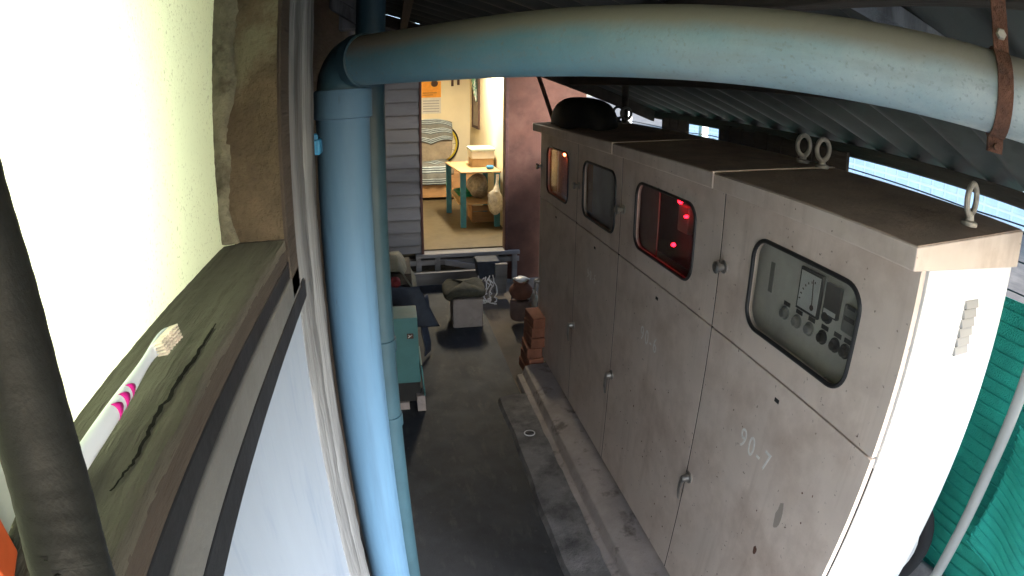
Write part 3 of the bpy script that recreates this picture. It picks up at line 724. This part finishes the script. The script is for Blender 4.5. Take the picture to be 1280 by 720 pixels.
build('relay', B(XP - .012, XP, .940, 1.000, -.513, -.440), 'panelmid', cp, bevel=.006)
build('relay_label', B(XP - .0135, XP - .0121, .950, .990, -.480, -.468), 'rubber', cp, smooth=0)
build('relay_label', B(XP - .0135, XP - .0121, .955, .985, -.449, -.440), 'rubber', cp, smooth=0)
build('side_handle', B(XP - .012, XP, .888, .912, -.560, -.438), 'rubber', cp, bevel=.004)
build('side_handle_face', B(XP - .0135, XP - .0121, .892, .908, -.553, -.445), 'panelmid', cp, smooth=0)
build('name_slot', B(XP - .002, XP, 1.332, 1.352, -.530, -.440), 'panelmid', cp, smooth=0)
for (y, z) in ((1.252, -.562), (1.190, -.564), (1.131, -.563), (1.071, -.562), (1.015, -.561), (.972, -.560), (1.066, -.502)):
    build('rotary_knob', MB().lathe((XP, y, z), [(.020, 0), (.020, -.003), (.0145, -.005), (.0125, -.015), (.010, -.017)], 18, 'x'), 'panelmid' if y > 1.1 else 'rubber', cp)
    build('knob_plate', B(XP - .0015, XP, y - .018, y + .012, z + .022, z + .034), 'rubber', cp, smooth=0)
# ---- inside cabinet 3: dark with red lamps
bp3 = build('mounting_plate', B(1.16, 1.166, Y3 + .03, Y2 - .03, ZS + .035, ZT - .035), 'dark', c3)
build('liner', B(1.06, 1.066, 2.185, 2.42, ZS + .035, ZT - .035), 'pink', c3)
build('relay', B(1.13, 1.16, 2.05, 2.14, -.54, -.43), 'panelmid', bp3, bevel=.004)
build('relay', B(1.125, 1.16, 1.79, 1.90, -.54, -.40), 'panel', bp3, bevel=.004)
for (x, y, z, r_) in ((1.12, 2.092, -.405, .018), (1.12, 2.034, -.461, .007), (1.12, 2.126, -.600, .009)):
    build('red_lamp', MB().lathe((x, y, z), [(r_ * .6, 0), (r_, -.006), (r_ * .8, -.014), (r_ * .3, -.018)], 14, 'x'), 'led_red', bp3)
# ---- inside cabinet 1 and 2
build('mounting_plate', B(1.12, 1.126, Y1 + .03, Y0 - .03, ZS + .035, ZT - .035), 'amber', c12)
build('liner', B(1.03, 1.119, 3.94, 3.943, ZS + .035, ZT - .035), 'amber', c12)
build('amber_lamp', MB().lathe((1.10, 3.688, -.406), [(.010, 0), (.013, -.006), (.008, -.014)], 14, 'x'), 'led_orange', c12)
build('mounting_plate', B(1.08, 1.086, Y2 + .03, Y1 - .03, ZS + .035, ZT - .035), 'panel', c12)
# black sheet bundle, stay rod and hook on the far cabinet
def bag_fn(u, v):
    th = 2 * math.pi * u; ph = math.pi / 2 * v
    r2 = random.Random(int(u * 24) % 24 * 31 + int(v * 10))
    e = 1 + .05 * math.sin(3 * th + 2) + r2.uniform(-.02, .02)
    return (1.14 + .17 * math.cos(th) * math.cos(ph) ** .6 * e, 3.47 + .41 * math.sin(th) * math.cos(ph) ** .6 * e, -.205 + .17 * math.sin(ph) ** .8 + .012 * math.sin(5 * th))
tag(build('black_bundle', MB().grid(bag_fn, 24, 10), 'blackbag', None, smooth=70), 'black sheet bundle lying on the far cabinet roof', 'bundle')
tag(build('stay_rod', MB().tube([(1.07, 3.88, -.20), (.965, 3.88, .10), (.90, 3.88, .28)], .014, 10), 'rust', None), 'dark iron rod leaning up from the far cabinet corner', 'rod')

# ------------------------------------------------------------------ house at the end of the passage
YH = 6.0; ZF = -1.66                                  # wall plane, room floor
hs_ = thing('house', (.5, 8.0, -2.0), 'grey clapboard house with an open lamplit doorway at the end', 'house')
z = .72
pl = []
k = 0
while z > -1.62:
    z1 = max(z - .135, -1.662)
    q = random.Random(k)
    mb = MB().hexa([(-1.3, YH - .004, z), (-1.3, YH + .02, z), (-1.3, YH + .02, z1), (-1.3, YH - .030, z1)], [(.262, YH - .004 , z), (.262, YH + .02, z), (.262, YH + .02, z1), (.262, YH - .030 + q.uniform(-.003, .003), z1)])
    build('clapboard', mb, 'siding', hs_, bevel=.002)
    z -= .135; k += 1
build('wall_core', B(-1.3, .262, YH + .021, YH + .10, ZF, .72), 'wooddark', hs_)
build('brown_wall', B(1.175, 2.005, YH - .01, YH + .09, -2.0, .95), 'brown', hs_)
build('lintel_wall', B(.2625, 1.1745, YH, YH + .10, .36, .72), 'siding', hs_)
fr = MB().box(.264, .290, YH - .025, YH + .11, ZF - .02, .36).box(1.140, 1.1745, YH - .025, YH + .11, ZF - .02, .36).box(.2905, 1.1395, YH - .025, YH + .11, .325, .36)
build('door_frame', fr, 'frame', hs_, bevel=.003)
build('threshold', B(.20, 1.30, YH - .05, YH + .10, -1.715, -1.675), 'greywood', hs_, bevel=.004)
# room shell
build('room_floor', B(-1.3, 1.32, YH + .101, 10.1, -1.72, ZF), 'roomfloor', hs_)
build('room_wall', B(1.30, 1.40, YH + .111, 10.0, ZF, .66), 'roomwall', hs_)
build('room_wall', B(-1.3, 1.40, 10.0, 10.1, ZF, .66), 'roomwall', hs_)
build('room_wall', B(-1.4, -1.3, YH + .10, 10.1, ZF, .66), 'roomwall', hs_)
build('room_ceiling', B(-1.4, 1.4, YH + .101, 10.1, .661, .69), 'roomwall', hs_)
# corrugated house roof, its flutes open above the wall plate
def hrf(u, v):
    x = -1.5 + 3.6 * u; y = 4.50 + 5.85 * v
    return (x, y, .77 + .12 * (y - 6) + .035 * math.cos(2 * math.pi * (x + .13) / .25))
build('house_roof', MB().grid(hrf, 110, 6), 'roof', hs_, solid=.003, smooth=60)
# underfloor: joists, planks, posts
build('floor_joist', B(-1.3, 1.30, YH - .02, YH + .08, -1.80, -1.745), 'greywood', hs_, bevel=.003)
for x in (.20, .40, 1.02, 1.22):
    build('floor_post', B(x, x + .055, YH - .03, YH + .03, -2.02, -1.716), 'greywood', hs_, bevel=.003)
build('diagonal_brace', MB().hexa([(.50, 5.93, -1.73), (.50, 5.96, -1.73), (.50, 5.96, -1.79), (.50, 5.93, -1.79)], [(1.00, 5.93, -1.84), (1.00, 5.96, -1.84), (1.00, 5.96, -1.90), (1.00, 5.93, -1.90)]), 'greywood', hs_, bevel=.002)
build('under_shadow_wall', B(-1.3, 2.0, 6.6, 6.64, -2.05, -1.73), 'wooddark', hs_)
tag(build('grey_plank', MB().obox((.62, 5.80, -1.885), (.92, .03, .14), (12, 0, 1)), 'greywood', None, bevel=.003), 'wide grey plank lying on edge under the doorway', 'plank')
tag(build('upright_slab', MB().obox((1.02, 5.55, -1.84), (.12, .04, .32), (8, 0, 3)), 'greywood', None, bevel=.003), 'pale upright board leaning behind the clay pots', 'board')

# room light: a tube on the wall above the door side
tl = thing('tube_lamp', (1.0, 7.2, .6), 'warm lamp tube under the room ceiling', 'lamp')
build('tube', MB().tube([(1.05, 6.9, .60), (1.05, 7.9, .60)], .015, 12), 'tube', tl)
l = bpy.data.lights.new('room_light', 'AREA'); l.shape = 'RECTANGLE'; l.size = .12; l.size_y = 1.0; l.energy = 17; l.color = (1, .89, .68)
lo = bpy.data.objects.new('room_light', l); COL.objects.link(lo); lo.location = (1.05, 7.4, .575 + H)

# ---- furniture in the room
tbl = thing('table', (1.02, 7.5, ZF), 'small wooden table with turquoise legs standing in the room', 'table')
build('tabletop', MB().hexa([(.80, 6.97, -.985), (1.285, 6.97, -.985), (1.285, 8.05, -.985), (.70, 8.05, -.985)], [(.80, 6.97, -.965), (1.285, 6.97, -.965), (1.285, 8.05, -.965), (.70, 8.05, -.965)]), 'tabletop', tbl, bevel=.008)
for (x, y) in ((.83, 7.04), (1.245, 7.04), (.745, 7.98), (1.245, 7.98)):
    build('leg', B(x - .034, x + .034, y - .03, y + .03, ZF, -.986), 'blueleg', tbl, bevel=.004)
build('shelf', B(.77, 1.27, 7.02, 8.0, -1.375, -1.355), 'tabletop', tbl, bevel=.004)
bx = thing('storage_box', (1.13, 7.55, -.965), 'white lidded box on the table by the wall', 'box')
build('base', B(.985, 1.265, 7.40, 7.75, -.964, -.86), 'tabletop', bx, bevel=.006)
build('body', B(.980, 1.270, 7.39, 7.76, -.859, -.765), 'paper', bx, bevel=.005)
build('lid', B(.965, 1.28, 7.37, 7.78, -.764, -.725), 'palecard', bx, bevel=.01)
tag(build('blue_tin', MB().lathe((1.18, 7.17, -.964), [(.03, 0), (.045, .01), (.05, .03), (.04, .045)], 16), MT['blueclip'], None), 'small blue bowl on the front of the table', 'bowl')
tag(build('green_basin', MB().lathe((.93, 7.55, -1.354), [(.10, 0), (.16, .075), (.172, .08), (.16, .082), (.095, .012)], 28), 'green', None), 'green plastic basin on the table shelf', 'basin')
def lump(c, s, seed, amp=.18, nu=20, nv=12):
    def fn(u, v):
        th = 2 * math.pi * u; ph = math.pi * (v - .5)
        e = 1 + amp * (math.sin(3 * th + seed) * math.cos(2 * ph + seed) + .6 * math.sin(5 * th * 1 + 2 * seed) * math.cos(4 * ph))
        return (c[0] + s[0] * math.cos(ph) * math.cos(th) * e, c[1] + s[1] * math.cos(ph) * math.sin(th) * e, c[2] + s[2] * math.sin(ph) * (1 + amp * .3 * math.sin(2 * th + seed)))
    return MB().grid(fn, nu, nv)
hb_ = thing('hanging_bag', (1.22, 6.93, -1.45), 'knotted pale plastic bag hanging from the table corner', 'bag')
build('bulge', lump((1.20, 6.90, -1.33), (.095, .05, .15), 1.0), 'bag', hb_)
build('neck', MB().tube([(1.21, 6.91, -1.21), (1.225, 6.93, -1.10), (1.235, 6.95, -1.0)], [.05, .016, .02], 10), 'bag', hb_)
tag(build('stuffed_bag', lump((1.06, 7.35, -1.20), (.13, .16, .155), 2.3), 'bagbrown', None), 'stuffed brown plastic bag on the shelf beside the basin', 'bag')
cr = thing('wooden_crate', (1.1, 7.5, ZF), 'low wooden crate on the floor under the table', 'crate')
for (a, b_, c, d, e, f) in ((.97, 1.26, 7.30, 7.32, ZF + .03, ZF + .13), (.97, 1.26, 7.30, 7.32, ZF + .145, ZF + .215), (.97, .99, 7.321, 7.75, ZF + .03, ZF + .215), (1.24, 1.26, 7.321, 7.75, ZF + .03, ZF + .215), (.97, 1.26, 7.30, 7.75, ZF, ZF + .029)):
    build('slat', B(a, b_, c, d, e, f), 'crate', cr, bevel=.003)
# armchair under a striped blanket
ac = thing('armchair', (.5, 9.35, ZF), 'high-backed armchair covered by a striped blanket', 'armchair')
build('base', B(.12, .92, 8.95, 9.75, ZF + .04, -1.28), 'crate', ac, bevel=.01)
build('seat', B(.12, .92, 8.93, 9.70, -1.279, -1.13), 'chair', ac, bevel=.04, segs=4)
def back_fn(u, v):
    th = 2 * math.pi * u; r_ = .5 * (1 - .0)
    c, s = math.cos(th), math.sin(th); p = .45
    x = .60 + .36 * math.copysign(abs(c) ** p, c); zz = -.79 + .33 * math.copysign(abs(s) ** (p + .15), s)
    if s > 0: x = .60 + (x - .60) * (1 - .14 * s)
    y = 9.52 + .12 * v + (zz + 1.1) * .22
    return (x, y, zz)
bk = MB().grid(back_fn, 40, 2); n_ = len(bk.v); 
bk.f.append(tuple(range(0, 40 * 3, 3))); bk.f.append(tuple(range(2, 40 * 3 + 2, 3))); bk.uv = None
build('backrest', bk, 'chair', ac, bevel=.02, segs=3)
build('armrest', B(.10, .30, 8.98, 9.60, -1.129, -.92), 'chair', ac, bevel=.05, segs=4)
def bl_fn(u, v):
    # v runs from behind the top of the back down the front
    x = .26 + .70 * u; cx = abs(u - .5) * 2
    if v < .15: t = v / .15; zz = -.50 + .06 * t - .05 * cx ** 3; y = 9.76 - .10 * t
    else:
        t = (v - .15) / .85; zz = -.44 - .32 * t - .09 * cx ** 3 - .14 * (1 - cx) * t + .05 * t; y = 9.655 - .012 - .04 * math.sin(t * 2.5) - .06 * t
    return (x, y + .012 * math.sin(u * 23 + v * 4), zz)
bl = thing('striped_blanket', (.5, 9.3, -1.1), 'grey and white striped blanket draped over the armchair', 'blanket')
build('back_drape', MB().grid(bl_fn, 26, 26), 'blanket', bl, solid=.01, smooth=70)
def bs_fn(u, v):
    x = .30 + .56 * u
    if v < .45: t = v / .45; y = 9.55 - .62 * t; zz = -1.112 + .02 * math.sin(u * 9 + t * 7)
    else: t = (v - .45) / .55; y = 8.915 - .03 * math.sin(t * 3) - .012 * math.sin(u * 20); zz = -1.115 - .30 * t
    return (x, y, zz)
build('seat_drape', MB().grid(bs_fn, 26, 26), 'blanket', bl, solid=.01, smooth=70)
def ba_fn(u, v):
    a = -math.pi * .15 + math.pi * 1.2 * v
    return (.20 + .125 * math.cos(math.pi - a) + (.02 * math.sin(u * 9)), 8.93 + .66 * u - .02, -1.0 + .10 * math.sin(a) - (.28 if v > .97 else 0))
build('arm_drape', MB().grid(ba_fn, 20, 20), 'blanket', bl, solid=.012, smooth=70)
# wheel with yellow rim beside the armchair
wh = thing('bicycle_wheel', (.80, 9.86, -1.2), 'spoked wheel with a yellow rim leaning beside the armchair', 'wheel')
wc = Vector((.80, 9.86, -.88)); wa = Vector((math.cos(R(58)), -math.sin(R(58)) * 1, 0)); wa = Vector((.93, .36, 0)).normalized(); wz = Vector((0, 0, 1))
def circ(r_, n=40): return [wc + wa * (r_ * math.cos(2 * math.pi * i / n)) + wz * (r_ * math.sin(2 * math.pi * i / n)) for i in range(n)]
build('tyre', MB().tube(circ(.315), .018, 10, closed=True), 'tyre', wh)
build('rim', MB().tube(circ(.288), .016, 8, closed=True), 'yellow', wh)
sp = MB()
for i in range(14):
    a = 2 * math.pi * i / 14; sp.tube([wc, wc + wa * (.285 * math.cos(a)) + wz * (.285 * math.sin(a))], .003, 5)
build('spokes', sp, 'darksteel', wh)
tag(build('low_chest', B(.80, 1.27, 9.05, 9.70, ZF, -1.255), 'crate', None, bevel=.01), 'brown chest against the wall behind the table', 'chest')
# pictures and hangings
po = thing('poster', (.65, 9.98, -.1), 'orange poster above a white calendar sheet on the back wall', 'poster')
build('sheet', B(.47, .81, 9.990, 9.998, -.085, .19), 'orange', po, smooth=0)
build('picture', MB().lathe((.70, 9.989, .155), [(.03, 0), (.06, -.001)], 14, 'y'), 'ink', po)
build('text_line', B(.50, .74, 9.988, 9.9895, -.01, -.002), 'ink', po, smooth=0); build('text_line', B(.50, .68, 9.988, 9.9895, -.045, -.037), 'ink', po, smooth=0)
ca = thing('calendar', (.65, 9.98, -.35), 'white calendar sheet hanging below the orange poster', 'calendar')
build('sheet', B(.48, .81, 9.989, 9.998, -.36, -.09), 'paper', ca, smooth=0)
MT['greyink'] = M('grey_print', (.34, .34, .36), .8, .1, bump=0)
for i in range(5): build('text_line', B(.51, .78, 9.987, 9.9885, -.15 - i * .045, -.135 - i * .045), 'greyink', ca, smooth=0)
pic = thing('wall_picture', (1.28, 9.2, -.2), 'tall dark framed picture on the room wall', 'picture')
build('frame', MB().box(1.275, 1.298, 8.84, 8.88, -.58, .34).box(1.275, 1.298, 9.56, 9.60, -.58, .34).box(1.275, 1.298, 8.881, 9.559, -.58, -.54).box(1.275, 1.298, 8.881, 9.559, .30, .34), 'frame', pic, bevel=.003)
build('image', B(1.288, 1.296, 8.881, 9.559, -.539, .299), 'mirror', pic, smooth=0)
def cl_fn(u, v):
    return (1.262 - .02 * math.sin(u * 14 + v * 2), 9.0 + .42 * u + .05 * math.sin(v * 5), .40 - .56 * v * (.75 + .25 * math.sin(u * 5 + 1)))
tag(build('hanging_cloth', MB().grid(cl_fn, 18, 16), 'clothgreen', None, solid=.006, smooth=70), 'green and white cloth hanging over the wall picture', 'cloth')
tag(build('wall_hook', B(.98, 1.02, 9.96, 9.998, .10, .22), 'frame', None, bevel=.003), 'small brown wall hook nearer the orange poster', 'hook', 'wall hooks')
tag(build('wall_hook', B(1.08, 1.12, 9.96, 9.998, .12, .24), 'frame', None, bevel=.003), 'small brown wall hook nearer the room corner', 'hook', 'wall hooks')

# ------------------------------------------------------------------ things standing in the passage
st = thing('block_stool', (.585, 4.85, -2.0), 'pale concrete block with an olive cushion used as a stool', 'stool')
build('block', B(.455, .715, 4.72, 5.0, -2.0, -1.738), 'block', st, bevel=.012)
def cush(u, v):
    th = 2 * math.pi * u; ph = math.pi * (v - .5); p = .5
    c, s = math.cos(th), math.sin(th)
    return (.565 + .185 * math.copysign(abs(c) ** p, c) * math.cos(ph) ** .5, 4.86 + .19 * math.copysign(abs(s) ** p, s) * math.cos(ph) ** .5, -1.683 + .055 * math.sin(ph) + .01 * math.sin(3 * th) - (.02 if c < -.7 else 0))
build('cushion', MB().grid(cush, 36, 12), 'cushion', st, smooth=70)
# clay pots
cpz = thing('clay_drum', (1.075, 4.86, -2.0), 'grey brown clay drum standing beside the bricks', 'pot')
build('drum', MB().lathe((1.075, 4.86, -1.98), [(.085, -.02), (.095, 0), (.095, .16), (.088, .168), (.085, .15)], 28), 'claygrey', cpz)
tag(build('clay_pot', MB().lathe((1.075, 4.86, -1.812), [(.05, 0), (.085, .02), (.105, .065), (.10, .10), (.07, .135), (.06, .15), (.072, .165), (.06, .162), (.05, .14)], 28), 'clay', None), 'round brown clay pot stacked on top of the drum', 'pot')
tag(build('rag', lump((1.075, 4.86, -1.632), (.062, .055, .024), 4, .3), 'whitem', None), 'crumpled white rag on the mouth of the clay pot', 'rag')
tag(build('plastic_bag', lump((1.19, 4.86, -1.83), (.04, .05, .09), 3, .3), 'whitem', None), 'white plastic bag beside the clay pot', 'bag')
tag(build('navy_bin', MB().hexa([(.80, 5.55, -1.84), (1.0, 5.55, -1.84), (1.0, 5.75, -1.84), (.80, 5.75, -1.84)], [(.78, 5.54, -1.66), (1.01, 5.54, -1.66), (1.01, 5.76, -1.66), (.78, 5.76, -1.66)]), 'navy', None, bevel=.01), 'dark navy bin hanging under the threshold', 'bin')
cd = MB(); q = random.Random(9)
for s in range(7):
    p = Vector((.80 + q.uniform(-.04, .10), 5.30 + q.uniform(-.05, .05), -1.70 + q.uniform(-.04, .03))); pts = []
    for i in range(14):
        p = p + Vector((q.uniform(-.028, .028), q.uniform(-.01, .01), -.019 + q.uniform(-.03, .02))); p.x = min(.93, max(.76, p.x)); p.z = max(-1.985, p.z); pts.append(tuple(p))
    cd.tube(pts, .006, 6)
tag(build('tangled_cord', cd, 'cord', None), 'tangled white cord hanging beside the block stool', 'cord')
# bricks stacked at the far foot of the plinth
bi = 0
BL = ('lowest', 'second lowest', 'third', 'fourth', 'fifth', 'topmost')
for row, nm in enumerate(BL):
    q = random.Random(100 + bi)
    b_ = build('brick', MB().obox((.928 + q.uniform(-.007, .007) + .006 * row, 3.83 + q.uniform(-.01, .01), -2.0 + .038 + row * .0765), (.11, .225, .074), (0, 0, q.uniform(-4, 4))), 'brickm', None, bevel=.005)
    tag(b_, nm + ' orange brick of the upright stack at the plinth end', 'brick', 'bricks past the plinth'); bi += 1
# bottle cap / drain cover
dc = thing('floor_drain', (.715, 2.93, -1.962), 'small round white drain cap on the mortar strip', 'drain')
build('rim', MB().lathe((.715, 2.93, -1.962), [(.034, 0), (.034, .006), (.029, .008), (.027, .003)], 24), 'whitem', dc)
build('slot', MB().box(.690, .740, 2.925, 2.933, -1.9565, -1.9545), 'dark', dc, smooth=0)

# teal metal box and tarp on the left
tbx = thing('teal_metal_box', (.03, 3.45, -2.0), 'teal painted metal box with its lower flap open', 'metal box')
build('case', B(-.20, .105, 3.40, 3.62, -1.80, -1.352), 'tealbox', tbx, bevel=.004)
build('lower_flap', MB().hexa([(.108, 3.36, -1.66), (.118, 3.36, -1.66), (.118, 3.66, -1.66), (.108, 3.66, -1.66)], [(.118, 3.36, -1.88), (.128, 3.36, -1.88), (.128, 3.66, -1.88), (.118, 3.66, -1.88)]), 'tealbox', tbx, bevel=.002)
build('emblem', B(.035, .075, 3.3985, 3.402, -1.49, -1.455), 'ink', tbx, smooth=0)
emb = MB(); emb.tube([(.043, 3.397, -1.482), (.067, 3.397, -1.464)], .003, 5); emb.tube([(.043, 3.397, -1.464), (.055, 3.397, -1.473)], .003, 5)
build('emblem_mark', emb, 'paper', tbx)
build('opening', B(-.20, .10, 3.41, 3.60, -1.94, -1.803), 'dark', tbx)
build('foot', B(.07, .125, 3.37, 3.48, -2.0, -1.885), 'block', tbx, bevel=.003)
build('foot', B(-.2, .02, 3.40, 3.55, -2.0, -1.945), 'block', tbx, bevel=.003)
tp_ = thing('covered_rack', (.05, 4.3, -2.0), 'rack under olive and navy tarpaulins beside the teal box', 'tarpaulin')
def t1(u, v):
    x = -.28 + .42 * u; y = 4.12 + .5 * v
    zz = -1.215 - .05 * (2 * v - 1) ** 2 - .22 * max(0, u - .72) / .28 + .008 * math.sin(9 * v + 7 * u)
    return (x, y, zz)
build('olive_cover', MB().grid(t1, 20, 14), 'olive', tp_, solid=.006, smooth=70)
def t2(u, v):
    x = -.25 + (.40 + .14 * v) * u; y = 4.08 - .03 * v + .012 * math.sin(u * 14)
    return (x, y, -1.36 - .36 * v * (.8 + .2 * u) + .05 * u * (v - .5))
build('navy_cover', MB().grid(t2, 24, 14), 'navy', tp_, solid=.006, smooth=70)
def t3(u, v):
    return (.165 + .05 * u + .01 * math.sin(v * 9), 4.14 + .10 * u, -1.50 - .47 * v)
build('hanging_flap', MB().grid(t3, 6, 16), 'navy', tp_, solid=.01, smooth=70)
build('rack', B(-.28, .10, 4.14, 4.58, -2.0, -1.30), 'wooddark', tp_)
tag(build('red_cloth', lump((-.02, 4.05, -1.33), (.04, .03, .04), 2), MT['redcloth'], None), 'small red cloth tucked beside the olive tarpaulin', 'cloth')

# ------------------------------------------------------------------ outside on the right
nz = thing('shade_net', (1.9, .7, -2.0), 'green woven shade net hung behind the cabinet end', 'net')
def net(y0, y1, z0, z1, x, seed):
    def fn(u, v):
        y = y0 + (y1 - y0) * u; zz = z0 + (z1 - z0) * v
        return (x + .02 * math.sin(y * 6 + seed) + .012 * math.sin(zz * 14 + y * 3 + seed) , y, zz + .02 * math.sin(y * 4 + seed))
    return fn
build('net_sheet', MB().grid(net(-.6, 5.6, -2.0, -.46, 1.93, 0), 120, 30), 'net', nz, solid=.004, smooth=70)
def netf(u, v):
    y = .12 + .55 * u; zz = -.80 - .48 * v - .12 * (1 - u)
    return (1.80 + .03 * math.sin(v * 3) + .012 * math.sin(y * 18 + v * 5), y, zz)
build('net_fold', MB().grid(netf, 40, 30), 'net', nz, solid=.004, smooth=70)
cords = MB()
for i in range(30):
    zz = -.50 - i * .05
    cords.tube([(1.918 + .02 * math.sin(y * 6) + .012 * math.sin(zz * 14 + y * 3), y, zz + .02 * math.sin(y * 4)) for y in [-.6 + j * .1 for j in range(63)]], .0045, 5)
build('net_threads', cords, 'net', nz); 
cds2 = MB()
for i in range(16):
    v = i / 15
    cds2.tube([Vector(netf(j / 20, v)) + Vector((-.006, 0, 0)) for j in range(21)], .0045, 5)
build('net_threads', cds2, 'net', nz)
tag(build('conduit_pole', MB().tube([(1.60, .637, -2.05), (1.60, .648, -.9), (1.60, .632, -.45), (1.60, .60, .03)], .0225, 20), 'conduit', None), 'grey plastic conduit standing in front of the green net', 'conduit')
ty = thing('wheel', (1.60, .98, -1.62), 'white wheel with black tyre standing behind the cabinet corner', 'wheel')
wc2 = Vector((1.50, 1.00, -1.40))
def c2(r_, dx=0): return [wc2 + Vector((r_ * math.cos(2 * math.pi * i / 36) * .75 + dx, r_ * math.cos(2 * math.pi * i / 36) * -.66, r_ * math.sin(2 * math.pi * i / 36))) for i in range(36)]
build('tyre', MB().tube(c2(.275), .034, 14, closed=True), 'tyre', ty)
disc = MB(); ring = c2(.245); disc.hexa([p + Vector((.03, .034, 0)) for p in ring], [p - Vector((.012, .014, 0)) for p in ring]); build('rim', disc, 'whitem', ty)
tag(build('blue_sheet', MB().grid(lambda u, v: (1.5 + .9 * u, .25 + .8 * v, -1.98 + .10 * math.sin(u * 6) * math.sin(v * 5) + .10), 20, 20), 'bluetarp', None, solid=.005, smooth=70), 'crumpled blue sheet on the ground by the wheel', 'sheet')
tag(build('rubble_board', MB().obox((1.72, .80, -1.75), (.06, .5, .5), (0, 25, 10)), 'slab', None, bevel=.01), 'weathered slab leaning behind the cabinet by the net', 'slab')
# wire fence with white posts
wf = thing('wire_fence', (2.4, 2.0, -2.0), 'wire fence with white posts beyond the cabinets', 'fence')
for y in (1.02, 2.6, 4.2, 5.8):
    build('post', B(2.38, 2.44, y - .03, y + .03, -2.06, .25), 'whitem', wf, bevel=.004)
for zz in (-.30, -.27, -.42, -.55, -.68):
    build('wire', MB().tube([(2.365, -1.0 + i * .5, zz + .01 * math.sin(i * 2.1)) for i in range(17)], .004, 5), 'tyre', wf)
# far white building
fb = thing('white_building', (17, 14, -2.06), 'white building with rows of bluish windows beyond the fence', 'building')
build('wall', B(17, 22, -1.0, 34, -2.06, 3.2), 'facade', fb)
rows = MB()
wi = 0
for r_ in range(5):
    zb_ = -2.0 + r_ * .36
    for j in range(44):
        y = 5.2 + j * .62
        if wi < 290:
            build('window', B(16.97, 17.03, y, y + .50, zb_, zb_ + .27), 'pane', fb, smooth=0)
        wi += 1
